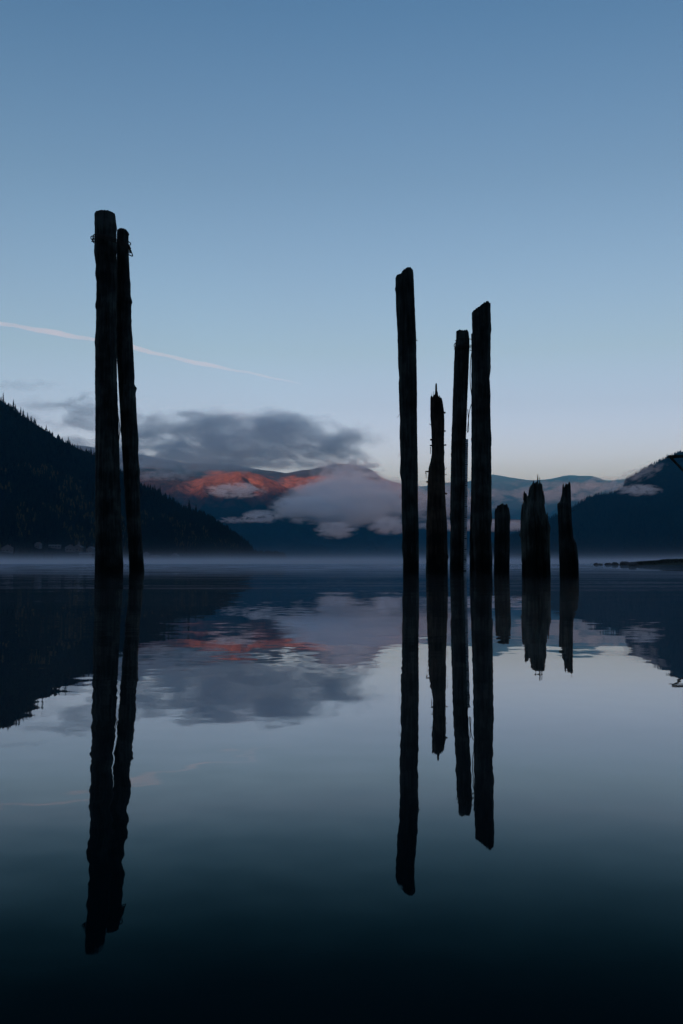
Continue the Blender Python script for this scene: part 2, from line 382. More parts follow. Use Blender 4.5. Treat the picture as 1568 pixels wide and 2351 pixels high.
# unseen ridge behind the camera, added to keep the low sun off the lake,
# with saddles cut so that it reaches only the red slopes of the far mountain
def added_shade_ridge():
    X = np.linspace(-17000, 17000, 330); T = np.concatenate([np.linspace(0, 1, 30), 1 + np.linspace(0, 1, 12)[1:]])
    XX, TT = np.meshgrid(X, T)
    crest = 1330 + 40 * fbm(XX / 2100.0, XX * 0 + 4.2, 4)
    # a saddle is cut where the light to picture column px at distance D crosses the ridge
    def at_far(px, D): return (px - CX) / F * D + math.tan(SUN_AZ - math.pi) * (D + 2000.0) * -1.0
    crest = crest - 800 * np.clip((np.abs(XX + 1200) - 5200) / 1600, 0, 1)      # both ends lowered to let in more sky light
    for pxc, D_, wd, dep in ((548, 8000.0, 480, 450), (900, 9550.0, 190, 420)):
        crest = crest - dep * np.exp(-((XX - at_far(pxc, D_)) / wd) ** 4)
    YC = -2000 - 90 * np.cos(XX / 5200.0); YS = -200 - 90 * np.sin(XX / 1400.0)
    Y = np.where(TT <= 1, YS + (YC - YS) * TT, YC - 2600 * (TT - 1))
    n = ridged(XX / 1300.0, Y / 4200.0 + 7, 4)
    tt = np.clip(TT + 0.16 * n * 4 * np.clip(TT, 0, 1) * (1 - np.clip(TT, 0, 1)), 0, 1)
    Z = np.where(TT <= 1, crest * tt - 3, crest * (1 - 0.9 * (TT - 1)))
    me = mesh_np('shade_ridge', np.stack([XX, Y, Z], -1).reshape(-1, 3), grid_faces(len(T), len(X)), 4)
    o = obj('mountain', me, M['back'], smooth=True); o['kind'] = 'structure'  # unseen ridge, put in for its shade
added_shade_ridge()

# ------------------------------------------------------------------ trees
def conifer_mesh(name, seed, tiers=9, width=0.17, segs=7):
    """unit-high conifer crown: overlapping ragged tiers of drooping boughs"""
    r = random.Random(seed); V = []; Fs = []
    for i in range(tiers):
        t = i / tiers
        z0 = 0.10 + 0.86 * t; rad = width * (1 - t) ** 0.85 * r.uniform(0.8, 1.1) + 0.008; hgt = 0.20 * (1 - 0.55 * t)
        a0 = r.uniform(0, 6.28); top = len(V); V.append((r.uniform(-.004, .004), r.uniform(-.004, .004), min(z0 + hgt, 1.0)))
        for k in range(segs * 2):
            a = a0 + math.pi * k / segs
            q = rad * (r.uniform(0.75, 1.25) if k % 2 == 0 else r.uniform(0.35, 0.55))
            V.append((q * math.cos(a), q * math.sin(a), z0 + (r.uniform(-.03, 0) if k % 2 == 0 else 0.02)))
        for k in range(segs * 2):
            Fs.append((top, top + 1 + k, top + 1 + (k + 1) % (segs * 2)))
    return mesh_py(name, V, Fs)
def trunk_mesh(name):
    V, Fs = tube([(0, 0, -0.06), (0, 0, 0.3), (0, 0, 0.96)], [0.018, 0.013, 0.002], 6)
    return mesh_py(name, V, Fs)
def leafy_mesh(name, seed, n=420):
    """unit-high broadleaf crown: leaf clumps through the volume"""
    r = np.random.default_rng(seed); V = []; Fs = []
    lobes = [(r.uniform(-.22, .22), r.uniform(-.22, .22), r.uniform(.4, .82), r.uniform(.12, .22)) for _ in range(8)]
    for i in range(n):
        l = lobes[i % 8]; d = r.normal(size=3); d /= np.linalg.norm(d)
        c = np.array(l[:3]) + d * l[3] * r.uniform(.5, 1) * np.array((1, 1, .8))
        a = r.normal(size=3); a /= np.linalg.norm(a); b = np.cross(a, r.normal(size=3)); b /= np.linalg.norm(b)
        s = r.uniform(.03, .06); k = len(V)
        V += [c + a * s, c + b * s, c - a * s, c - b * s * 0.6]; Fs.append((k, k + 1, k + 2, k + 3))
    return mesh_py(name, V, Fs)
CROWNS = [conifer_mesh('conifer_crown', 11), conifer_mesh('conifer_crown', 12, 10, .14), conifer_mesh('conifer_crown', 13, 8, .21), conifer_mesh('conifer_crown', 14, 11, .115)]
TRUNK = trunk_mesh('conifer_trunk'); TRUNK.materials.append(M['trunk'])
for c in CROWNS: c.materials.append(M['conifer'])
LEAFY = [leafy_mesh('leafy_crown', 21), leafy_mesh('leafy_crown', 22)]
for c in LEAFY: c.materials.append(M['conifer'])

def tree(name, P, h, crown, label, group=None, wide=1.0, rz=0.0):
    e = empty(name, tuple(P)); e.rotation_euler = (0, 0, rz); e.scale = (h * wide, h * wide, h)
    obj('trunk', TRUNK, None, e); obj('crown', crown, None, e)
    tag(e, label, 'tree', group); return e

def forest_stuff(name, terr, x0, x1, n, h0, h1, mat, label, crest_gap=0.012, sides=5, keep=None, tiers=2, seed=1, power=1.0, wide=0.2):
    """thousands of small conifers in one mesh"""
    r = np.random.default_rng(seed)
    px = r.uniform(x0, x1, n); q = 0.02 + (0.985 - crest_gap) * r.random(n) ** power
    S = interp(terr.S, px); C = interp(terr.C, px); y = S + (C - S) * q
    ok = np.ones(n, bool) if keep is None else keep(px, y, r)
    px, y = px[ok], y[ok]; P = terr.point(px, y)
    P = P[P[:, 2] > 0.4]; n = len(P)
    h = r.uniform(h0, h1, n) * (0.8 + 0.35 * vnoise(P[:, 0] / 60, P[:, 1] / 60))
    tmpl = []; tf = []
    for k in range(tiers):
        zb = 0.04 + 0.5 * k / max(tiers - 1, 1) if tiers > 1 else 0.02
        rb = wide * (1 - 0.5 * k / max(tiers, 1)); zt = 1.0 if k == tiers - 1 else 0.75
        b = len(tmpl); tmpl.append((0, 0, zt))
        for j in range(sides): tmpl.append((rb * math.cos(6.2832 * j / sides + k), rb * math.sin(6.2832 * j / sides + k), zb))
        for j in range(sides): tf.append((b, b + 1 + j, b + 1 + (j + 1) % sides))
    T = np.array(tmpl); TF = np.array(tf); m = len(T)
    ang = r.uniform(0, 6.28, n); ca, sa = np.cos(ang)[:, None], np.sin(ang)[:, None]
    wv = r.uniform(0.75, 1.2, n)[:, None] * h[:, None]
    jit = 1 + 0.25 * (r.random((n, m)) - 0.5)
    X = (T[None, :, 0] * ca - T[None, :, 1] * sa) * wv * jit + P[:, 0:1]
    Y = (T[None, :, 0] * sa + T[None, :, 1] * ca) * wv * jit + P[:, 1:2]
    Z = T[None, :, 2] * h[:, None] + P[:, 2:3] - 0.3
    V = np.stack([X, Y, Z], -1).reshape(-1, 3)
    Fl = (TF[None] + (np.arange(n) * m)[:, None, None]).reshape(-1)
    o = obj(name, mesh_np(name, V, Fl, 3), mat); o['kind'] = 'stuff'
    o['label'] = label; o['category'] = 'forest'
    return o

# house spots first: the trees keep clear of them
HOUSES = [  # picture column, row, width m, turned, kind, label
    (19, 1264, 15, .2, 'gable', 'dim pale house farthest left on the dark wooded shore'),
    (89, 1255, 9, -.5, 'gable', 'small pale house high on the left shore among dark trees'),
    (127, 1255, 17, .1, 'long', 'long low pale house, the highest on the left shore'),
    (162, 1262, 14, .35, 'gable', 'pale gabled house just left of the house with the spire'),
    (181, 1262, 13, -.2, 'spire', 'white house with small pointed spire on the left shore'),
    (197, 1274, 17, .15, 'long', 'low pale shed roof near the water below the house with the spire'),
    (211, 1266, 12, -.3, 'gable', 'pale house partly hidden by the left edge of the thick tall pile'),
    (337, 1276, 8, .4, 'gable', 'small pale house right beside the thinner leaning pile'),
    (358, 1279, 13, 0., 'long', 'low pale house by the water right of the leaning pile pair'),
    (403, 1280, 10, -.4, 'gable', 'small white gabled house farthest right on the left shore'),
]
def ground_hit(terr, px, row):
    s = slope(row); S = float(interp(terr.S, px)); C = float(interp(terr.C, px))
    for y in np.linspace(S + 5, C, 600):
        if float(terr.z(px, y)) >= CAM_H + s * y: return y
    return S + 60
HS = []
for hx, hy, wd, rz, kind, lab in HOUSES:
    y = ground_hit(left, hx, hy + 3); HS.append((hx, y, float(left.z(hx, y))))
def keep_left(px, y, r):
    ok = np.ones(len(px), bool)
    for (hx, hy, hz), H in zip(HS, HOUSES):
        half = (H[2] * 0.5 + 3) / hy * F
        ok &= ~((np.abs(px - hx) < half) & (y > hy - 70) & (y < hy + 9))
    return ok
forest_stuff('forest', left, -420, 655, 15000, 8, 16, M['conifer'], 'dense dark conifer forest covering the left hillside', keep=keep_left, tiers=3, sides=6, seed=3)
def keep_larch(px, y, r):
    return (fbm(px / 60.0 + 9, y / 160.0, 3) > 0.22) & keep_left(px, y, r)
forest_stuff('forest', left, -300, 560, 3600, 8, 13, M['larch'], 'scattered yellowing autumn trees on the dark left hillside', keep=keep_larch, seed=4, power=1.0, wide=.3, crest_gap=0.3)
forest_stuff('forest', right, 1050, 1900, 17000, 11, 21, M['conifer'], 'dark conifer forest covering the right hillside', tiers=2, sides=5, seed=5, crest_gap=0.0)

# single trees along the crest of the left hill
xs = list(np.arange(2, 578, 3.4)); k = 0
for x in xs:
    x = x + random.uniform(-1.6, 1.6)
    C = float(interp(left.C, x)); P = left.point(x, C - random.uniform(0, 22))
    tall = random.random() < 0.16
    h = (random.uniform(12, 17) if tall else random.uniform(6, 12)) * (1 + 0.35 * float(vnoise(x / 13.0, 2.2)))
    if float(vnoise(x / 6.0, 7.7)) < -0.55: continue
    side = [l for lim, l in ((15, 'small ridge conifer between the left picture edge and the lone pointed conifer'), (40, 'small ridge conifer beside the lone pointed conifer at upper left'),
            (79, 'small ridge conifer at the foot of the tallest conifer pair'), (110, 'small ridge conifer just right of the tallest pair on the left hill'), (165, 'ridge conifer halfway between the tallest pair and the tall piles'),
            (222, 'ridge conifer directly left of the tall pile pair'), (345, 'crest conifer directly right of the thinner leaning pile'), (400, 'crest conifer around the tall one right of the leaning pile'),
            (440, 'crest conifer left of the largest broad conifer'), (480, 'crest conifer in the row right of the largest broad conifer'), (530, 'crest conifer midway down from the largest conifer to the point'),
            (999, 'crest conifer near the foot of the left hill above the point')) if x < lim][0]
    grp = 'conifers along the upper crest of the left hill' if x < 222 else 'conifers along the lower crest of the left hill'
    if 215 < x < 275: continue
    tree('conifer', P, h, CROWNS[k % 4], side, grp, random.uniform(.7, 1.5), random.uniform(0, 6)); k += 1
for x, h, cr, lab in ((3, 24, 3, 'tall thin conifer at the very left edge of the photo on the ridge'),
                      (27, 25, 1, 'lone pointed conifer second from the left edge on the ridge'),
                      (44, 20, 1, 'dark conifer beside the tallest pair on the upper left ridge'),
                      (50, 21, 1, 'left tree of the tallest conifer pair on the upper left ridge'),
                      (60, 19, 3, 'right tree of the tallest conifer pair on the upper left ridge'),
                      (79, 15, 3, 'small pointed conifer standing apart on the left ridge'),
                      (319, 20, 1, 'pointed conifer just right of the thinner leaning pile on the hill crest'),
                      (367, 20, 0, 'tall conifer on the crest above the mist, right of the leaning pile'),
                      (434, 25, 2, 'largest broad dark conifer on the lower crest of the left hill'),
                      (450, 21, 0, 'broad conifer directly right of the largest one on the lower crest'),
                      (466, 18, 1, 'slim conifer second right of the largest one on the lower crest'),
                      (578, 16, 3, 'slim conifer at the foot of the left hill near the point')):
    C = float(interp(left.C, x)); tree('conifer', left.point(x, C - 6), h, CROWNS[cr], lab, None, 1.05, x)
for i, (x, h, lab) in enumerate(((597, 8, 'low round bush on the left point before the blue mountain'), (605, 10, 'round leafy tree on the left point just off the hill foot'),
                  (616, 13, 'taller leafy tree of two near the tip of the left point'), (624, 12, 'rounded leafy tree at the outer tip of the left point'),
                  (640, 6, 'smallest low bush beyond the tip of the left point'))):
    C = float(interp(left.C, x)); S = float(interp(left.S, x)); y = S + (C - S) * 0.6
    P = left.point(x, y); P[2] = max(P[2], 0.5)
    tree('leafy_tree', P, h, LEAFY[i % 2], lab, None, 1.1, i)
# single trees along the crest of the right hill
for x in list(np.arange(1100, 1132, 4)) + list(np.arange(1172, 1196, 3.4)) + list(np.arange(1265, 1280, 4)) + list(np.arange(1316, 1568, 3.6)):
    x = x + random.uniform(-1.3, 1.3)
    C = float(interp(right.C, x)); P = right.point(x, C - random.uniform(0, 25))
    grp = 'conifers on the high crest of the right hill' if x > 1435 else 'conifers on the low shoulder of the right hill'
    lab = [l for lim, l in ((1135, 'tiny conifer on the hill crest between the slant-topped pile and the short stump'), (1200, 'tiny conifer on the hill crest between the short stump and the jagged stump'),
           (1290, 'tiny conifer on the hill crest between the jagged stump and the notched stump'), (1370, 'conifer on the right hill shoulder just right of the notched stump'),
           (1435, 'conifer on the right hill shoulder beside the pale fog wisp'), (1500, 'conifer on the right hill crest where the fog veil climbs'), (9999, 'conifer on the right hill crest near the right picture edge')) if x < lim][0]
    tree('conifer', P, random.uniform(13, 23), CROWNS[k % 4], lab, grp, 1.0, random.uniform(0, 6)); k += 1

# ------------------------------------------------------------------ houses on the left shore
def house(P, wd, rz, kind, label):
    e = empty('house', tuple(P)); e.rotation_euler = (0, 0, rz)
    dp = wd * (0.45 if kind == 'long' else 0.7); hw = 3.2 if kind == 'long' else 5.2; rh = 1.6 if kind == 'long' else wd * 0.30
    a, b = wd / 2, dp / 2
    Vw = [(-a, -b, -3), (a, -b, -3), (a, b, -3), (-a, b, -3), (-a, -b, hw), (a, -b, hw), (a, b, hw), (-a, b, hw)]
    Fw = [(0, 1, 5, 4), (1, 2, 6, 5), (2, 3, 7, 6), (3, 0, 4, 7), (4, 5, 6, 7)]
    if kind != 'long':      # gable towards the lake
        Vw += [(0, -b, hw + rh), (0, b, hw + rh)]; Fw += [(4, 5, 8), (6, 7, 9)]
    obj('wall', mesh_py('house_wall', Vw, Fw), M['house'], e)
    ov = 0.5; th = 0.25
    if kind == 'long':
        Vr = [(-a - ov, -b - ov, hw), (a + ov, -b - ov, hw), (a + ov, b + ov, hw), (-a - ov, b + ov, hw), (-a - ov, 0, hw + rh), (a + ov, 0, hw + rh)]
        Fr = [(0, 1, 5, 4), (2, 3, 4, 5), (0, 4, 3), (1, 2, 5), (0, 3, 2, 1)]
        Vr = [(x, y, z + 0.02) for x, y, z in Vr]
    else:
        Vr = []; Fr = []
        for s in (-1, 1):
            n = len(Vr)
            for dz in (0.04, th):
                Vr += [(s * (a + ov), -b - ov, hw - rh * ov / a + dz), (s * (a + ov), b + ov, hw - rh * ov / a + dz), (0, b + ov, hw + rh + dz), (0, -b - ov, hw + rh + dz)]
            Fr += [tuple(n + i for i in f) for f in ((0, 1, 2, 3), (7, 6, 5, 4), (0, 4, 5, 1), (1, 5, 6, 2), (2, 6, 7, 3), (3, 7, 4, 0))]
    rf = obj('roof', mesh_py('house_roof', Vr, Fr), M['roof'], e)
    Vc, Fc = box(a * .4, a * .4 + .8, b * .2, b * .2 + .8, hw, hw + rh + 1.1)
    obj('chimney', mesh_py('chimney', Vc, Fc), M['brick'], rf)
    nwin = 4 if kind == 'long' else 3
    for i in range(nwin):
        cx_ = -a + wd * (i + .5) / nwin; ww = wd / nwin * .28
        if i == nwin - 1 and kind != 'long':
            Vd, Fd = box(cx_ - .5, cx_ + .5, -b - .06, -b + .05, 0, 2.1); d = obj('door', mesh_py('house_door', Vd, Fd), M['trunk'], e); continue
        Vp, Fp = box(cx_ - ww, cx_ + ww, -b - .05, -b + .05, 1.1, 2.5)
        wn = obj('window', mesh_py('house_window', Vp, Fp), M['pane'], e)
        Vs, Fs = box(cx_ - ww - .12, cx_ + ww + .12, -b - .14, -b + .05, .95, 1.09); obj('sill', mesh_py('window_sill', Vs, Fs), M['house'], wn)
    if kind == 'spire':
        Vt, Ft = tube([(a * .2, -b * .3, hw), (a * .2, -b * .3, hw + rh + 2.2)], 1.5, 8)
        tw = obj('turret', mesh_py('turret', Vt, Ft), M['house'], e)
        Vt, Ft = tube([(a * .2, -b * .3, hw + rh + 2.25), (a * .2, -b * .3, hw + rh + 4.4), (a * .2, -b * .3, hw + rh + 7.5)], [1.9, .8, .05], 8)
        obj('spire', mesh_py('spire', Vt, Ft), M['roof'], tw)
    tag(e, label, 'house', 'houses on the left shore')
for (hx, hy, hz), H in zip(HS, HOUSES):
    house(left.point(hx, hy), H[2], H[3], H[4], H[5])

# ------------------------------------------------------------------ timber piles
def edges_to_world(pts, D):
    W = np.array([at(x, y, D) for x, y in pts]); W = W[np.argsort(W[:, 2])]
    return W[:, 2], W[:, 0]

def pile(name, Lp, Rp, prof, base_row, mat, label, na=56, nz=240, grain=0.07, jag=0.02, drop=0.06, depth=0.95, seed=0, cat='pile', D=None, group='old timber piles standing in the lake'):
    D = D or dist_of_row(base_row)
    zl, xl = edges_to_world(Lp, D); zr, xr = edges_to_world(Rp, D)
    pw = np.array([at(x, y, D) for x, y in prof]); pw = pw[np.argsort(pw[:, 0])]
    base = at((Lp[-1][0] + Rp[-1][0]) / 2, base_row, D); base[2] = 0
    XL = lambda z: np.interp(z, zl, xl); XR = lambda z: np.interp(z, zr, xr)
    H = lambda x: np.interp(x, pw[:, 0], pw[:, 2])
    th = np.linspace(0, 2 * math.pi, na, endpoint=False)
    zt = np.full(na, pw[:, 2].mean())
    hmax = pw[:, 2].max()
    for _ in range(6):
        c = (XL(zt) + XR(zt)) / 2; r = (XR(zt) - XL(zt)) / 2
        ya = np.sin(th)
        zt = 0.5 * zt + 0.5 * (H(c + r * np.cos(th)) - drop * np.abs(ya) * (0.5 + 0.5 * vnoise(th * 5 + seed, th * 0 + seed * 3)))
    zt += jag * vnoise(th * 9 + seed, th * 0 + 1.3)
    t = np.linspace(0, 1, nz) ; z0 = -0.9
    Z = z0 + (zt[None] - z0) * t[:, None]
    TH = np.broadcast_to(th[None], Z.shape)
    kr = random.Random(int(seed * 10))
    knots = [(kr.uniform(0, 6.28), kr.uniform(.2, max(hmax - .2, .5)), kr.uniform(.16, .34), kr.uniform(.025, .06), kr.uniform(.03, .075)) for _ in range(int(4 + 2.6 * hmax))]
    def xy(Zq, THq, rho):
        c = (XL(Zq) + XR(Zq)) / 2; r = (XR(Zq) - XL(Zq)) / 2
        gx, gy = np.cos(THq) * 3.2, np.sin(THq) * 3.2
        g = fbm(gx * 1.6 + gy * 2.3 + seed, Zq * 0.5 + gy * 1.1 - seed, 4)
        cr = np.clip(ridged(gx * 2.1 - gy * 1.7 + seed * 2, Zq * 0.18 + gx, 3) - 0.55, 0, 1)
        sil = np.abs(np.cos(THq)) ** 6            # outline keeps its measured width
        n = grain * (g - 0.6) * (1 - 0.75 * sil) - grain * 2.6 * cr * (1 - sil) + 0.025 * fbm(Zq * 16 + THq * 3, THq * 4 + seed, 4)
        for ka, kz, kw, kh, kk in knots:
            da = np.angle(np.exp(1j * (THq - ka)))
            n = n + kk * np.exp(-(da / kw) ** 2 - ((Zq - kz) / kh) ** 2)
        return c + r * rho * np.cos(THq) * (1 + n), r * rho * depth * np.sin(THq) * (1 + n)
    X, Y = xy(Z, TH, 1.0)
    rings = [np.stack([X, Y, Z], -1)]
    for rho in (0.9, 0.78, 0.64, 0.5, 0.36, 0.22, 0.1):
        c = (XL(zt) + XR(zt)) / 2; r = (XR(zt) - XL(zt)) / 2
        x = c + r * rho * np.cos(th); y = r * rho * depth * np.sin(th)
        z = H(x) - drop * np.abs(y / np.maximum(r, .01)) * (0.5 + 0.5 * vnoise(x * 30 + seed, y * 30)) + jag * 1.2 * vnoise(x * 45 + seed, y * 45)
        rings.append(np.stack([x, y, z], -1)[None])
    G = np.concatenate(rings, 0); n, m = G.shape[:2]
    V = G.reshape(-1, 3).copy(); V[:, 0] -= base[0]
    fl = grid_faces(n, m, True).reshape(-1, 4).tolist()
    fl.append([(n - 1) * m + k for k in range(m)])
    e = empty(name, (base[0], D, 0))
    me = mesh_py(name + '_body', V, fl)
    b = obj('trunk' if 'stump' not in name else 'stump_body', me, mat, e)
    tag(e, label, cat, group)
    return e, D, base

def shard(e, D, base, x, y_tip, y_base, wpx, mat, dy=0.0, name='splinter', bend=0.0, seed=0, blunt=False):
    r = random.Random(seed + int(x * 7))
    p0 = at(x, y_base + 6, D); p1 = at(x + bend, y_tip, D); s = D / F * wpx / 2
    V = []; n = 6
    for t, q in ((0, 1.0), (.3, .9 if not blunt else .75), (.55, .8 if not blunt else .66), (.8, .55 if not blunt else .6), (.93, .35 if not blunt else .5), (1, .12 if not blunt else .22)):
        c = p0 + (p1 - p0) * t
        for k in range(n):
            a = 2 * math.pi * k / n + .3
            V.append((c[0] - base[0] + s * q * math.cos(a) * r.uniform(.85, 1.1), dy + s * q * .8 * math.sin(a), c[2] + r.uniform(-.01, .01) * (t < .9)))
    Fs = [(i * n + k, i * n + (k + 1) % n, (i + 1) * n + (k + 1) % n, (i + 1) * n + k) for i in range(5) for k in range(n)] + [tuple(5 * n + k for k in range(n))]
    return obj(name, mesh_py(name, V, Fs), mat, e)

def stub(e, D, base, pts, wpx, mat, name='bolt', dy=0.0, taper=0.8):
    (xa, ya), (xb, yb) = pts[0], pts[1]
    if abs(xb - xa) > abs(yb - ya) * .5: pts = [(xa - 9 * np.sign(xb - xa), ya)] + list(pts)       # rooted inside the wood
    P = [at(x, y, D) - np.array((base[0], D, 0)) + np.array((0, dy, 0)) for x, y in pts]
    V, Fs = tube(P, [wpx / 2 * D / F * (1 - (1 - taper) * i / max(len(P) - 1, 1)) for i in range(len(P))], 6)
    return obj(name, mesh_py(name, V, Fs), mat, e)

# left pair
L1 = pile('timber_pile', [(216.8, 491), (217.6, 544), (216, 580), (216.4, 586), (220.5, 610), (218.4, 630), (221.6, 646), (220.8, 688), (218.7, 700), (218.9, 706), (221, 713), (220.5, 752), (218.4, 775), (218.8, 830), (218, 878), (219.3, 935), (218.8, 1023), (218.8, 1219), (218, 1314), (218, 1420)],
          [(264, 491), (267.2, 514), (267.5, 560), (267.2, 805), (268.4, 859), (270.3, 925), (272.8, 998), (274, 1047), (276, 1121), (278.9, 1219), (280.9, 1256), (283, 1293), (283, 1420)],
          [(216.8, 492), (222, 489), (232, 488), (242, 487.6), (256, 488.6), (264, 491)], 1314, M['wood'],
          'tallest thick timber pile, left one of the wired pair standing at left', seed=1.1, jag=.012, drop=.03)
L2 = pile('timber_pile', [(268.5, 533), (267.8, 560), (266.5, 700), (267.2, 805), (270.3, 851), (272.8, 900), (276.5, 961), (280.2, 1035), (283.8, 1096), (287.5, 1158), (292.4, 1219), (296, 1293), (296.6, 1314), (300, 1420)],
          [(296.8, 537), (295.2, 541), (295.7, 584), (298.4, 640), (300, 651), (300, 680), (304, 692), (301.6, 701), (301.6, 744), (304.7, 778), (308.4, 851), (309, 884), (312.8, 890), (311.3, 900), (314.5, 962), (318.2, 1008), (317.5, 1047), (321.9, 1087), (320, 1101), (323, 1195), (329.2, 1280), (331.7, 1312), (336, 1420)],
          [(268.5, 529), (274, 527), (284, 527), (290, 529), (296.5, 537)], 1313.7, M['wood'],
          'thinner leaning timber pile, right one of the wired pair at left', seed=2.2, jag=.02, drop=.03)
# right group
A = pile('timber_pile', [(907.7, 640), (909, 709), (912.5, 769), (913.7, 839), (916, 869), (914.9, 880), (916.2, 925), (918, 966), (917, 990), (919.2, 1056), (917.6, 1086), (921.6, 1107), (922, 1176), (923.7, 1236), (922, 1256), (925, 1284), (925, 1420)],
         [(949.6, 628), (952.5, 697), (956, 781), (956.7, 839), (958, 909), (957.6, 947), (958.2, 996), (959.7, 1086), (959.7, 1161), (961.2, 1206), (962, 1260), (962, 1420)],
         [(907.7, 639), (911, 634.6), (922, 629.6), (925, 625), (927, 620.6), (938, 617.6), (948, 619.6), (949.6, 627)], 1316.8, M['wood'],
         'tall pile with slanting rough top, left one of the right hand group', seed=3.3, jag=.03, drop=.04)
B = pile('broken_pile', [(987.8, 912), (987.8, 955), (990.2, 990), (990.6, 1011), (990.9, 1044), (988, 1059), (983.3, 1076), (982.2, 1094), (981.2, 1115), (980.5, 1157), (978.6, 1206), (978, 1266), (977.4, 1316), (977, 1420)],
         [(1017, 923), (1020, 946), (1020.7, 976), (1020, 1004), (1020, 1059), (1021.4, 1073), (1022.1, 1129), (1023.5, 1157), (1024.9, 1184), (1026.6, 1206), (1028, 1281), (1028.7, 1316), (1029, 1420)],
         [(987.8, 913), (992, 911), (998, 909), (1003, 905), (1008, 912), (1014, 919), (1017.2, 925), (1020, 944)], 1316.2, M['wood_brown'],
         'brownish broken pile with one thin upright splinter at its top', seed=4.4, jag=.05, drop=.07, grain=.09)
Cp = pile('timber_pile', [(1047.1, 762), (1046.7, 779), (1044, 795), (1042, 829), (1041, 869), (1039, 919), (1038, 965), (1037, 981), (1035.6, 1023), (1034.7, 1086), (1033.2, 1176), (1032.4, 1181), (1034, 1206), (1032.9, 1266), (1032, 1311), (1031, 1420)],
          [(1076.1, 763), (1078, 783), (1077.5, 809), (1076, 849), (1073, 919), (1071.6, 966), (1070, 1008), (1069, 1100), (1067, 1200), (1066.5, 1311), (1066, 1420)],
          [(1047.1, 761), (1054, 759.6), (1061, 760), (1063, 762), (1065, 760), (1072, 759.8), (1076.1, 762)], 1311, M['wood'],
          'slim pile carrying a measuring board, with wires round its top', seed=5.5, jag=.015, drop=.02)
Dp = pile('timber_pile', [(1083, 719), (1083.5, 749), (1084.5, 800), (1084.5, 936), (1085, 1056), (1084.5, 1146), (1085, 1206), (1087, 1266), (1090, 1316), (1092, 1420)],
          [(1126, 695), (1127, 739), (1128.4, 757), (1126.7, 769), (1126, 829), (1127, 843), (1124, 869), (1126, 903), (1125.6, 936), (1127, 987), (1128.6, 1008), (1127.7, 1026), (1128.3, 1116), (1128.6, 1170), (1130, 1191), (1127, 1215), (1129.5, 1266), (1131, 1278), (1130, 1315), (1130, 1420)],
          [(1083, 719), (1086, 715.6), (1098, 707.6), (1108, 699.6), (1118, 694), (1126, 695.6)], 1315.7, M['wood'],
          'thick tall pile with steeply slanting cut top beside the slim gauge pile', seed=6.6, jag=.02, drop=.03)
Ep = pile('timber_pile', [(1081.5, 768), (1082.5, 800), (1082, 936), (1082.2, 1056), (1081, 1146), (1079, 1206), (1078.2, 1266), (1078.2, 1420)],
          [(1110, 768), (1112, 900), (1114, 1100), (1116, 1420)],
          [(1081.5, 767), (1095, 766), (1110, 768)], 1311, M['wood'],
          'pile almost hidden behind the thick slant-topped pile, its left edge showing', seed=7.7, jag=.02)
Fp = pile('timber_stump', [(1135.2, 1180), (1135.5, 1196), (1134.3, 1244), (1133.7, 1316), (1133, 1420)],
          [(1170.3, 1178), (1170.9, 1196), (1170.4, 1268), (1169.7, 1316), (1169, 1420)],
          [(1135, 1178), (1136.7, 1171.7), (1141.5, 1167.5), (1146.3, 1162), (1150, 1159.5), (1154.7, 1161), (1163, 1162.7), (1167.3, 1168), (1170.3, 1177)], 1316.3, M['wood'],
          'short round-topped dark stump, lowest of the piles', seed=8.8, jag=.05, drop=.06, nz=110, na=80, grain=.11)
Gp = pile('timber_stump', [(1200.5, 1136), (1201.5, 1150), (1197.5, 1163), (1197, 1166), (1194.8, 1179), (1194.2, 1222), (1196.4, 1251), (1197.5, 1321), (1198, 1420)],
          [(1250, 1139), (1250.4, 1165), (1253.6, 1181), (1259, 1195), (1261.8, 1213), (1262.8, 1251), (1263.9, 1321), (1264, 1420)],
          [(1200.5, 1137), (1203, 1134), (1208.3, 1139), (1211.6, 1139.2), (1214.8, 1136), (1218, 1127.4), (1221.3, 1118.7), (1225.6, 1111.2), (1233.1, 1110), (1241.8, 1113.3), (1243.9, 1124), (1244.8, 1146), (1246, 1146), (1248, 1138), (1250, 1140)], 1321.8, M['wood_moss'],
          'wide mossy stump with jagged splintered crown and thin spikes', seed=9.9, jag=.05, drop=.10, nz=140, na=120, grain=.15)
Hp = pile('timber_stump', [(1291, 1113), (1291, 1121), (1289.8, 1135), (1287, 1145), (1285.5, 1153), (1279.5, 1156), (1279, 1160), (1280.1, 1176), (1281.7, 1208), (1282.8, 1251), (1284.8, 1322), (1285, 1420)],
          [(1309.8, 1113), (1310.7, 1133), (1311.4, 1170), (1313.6, 1208), (1316.3, 1235), (1322.8, 1246), (1326, 1262), (1328.7, 1295), (1328.9, 1323), (1329, 1420)],
          [(1291, 1116), (1292.5, 1112.8), (1294.7, 1117.7), (1297, 1116), (1299, 1111), (1300.6, 1115.5), (1304.4, 1111), (1307.7, 1109.6), (1309.8, 1113)], 1322.8, M['wood'],
          'narrow dark stump tapering to a notched top, rightmost of the group', seed=10.1, jag=.03, drop=.04, nz=140, na=96, grain=.14)

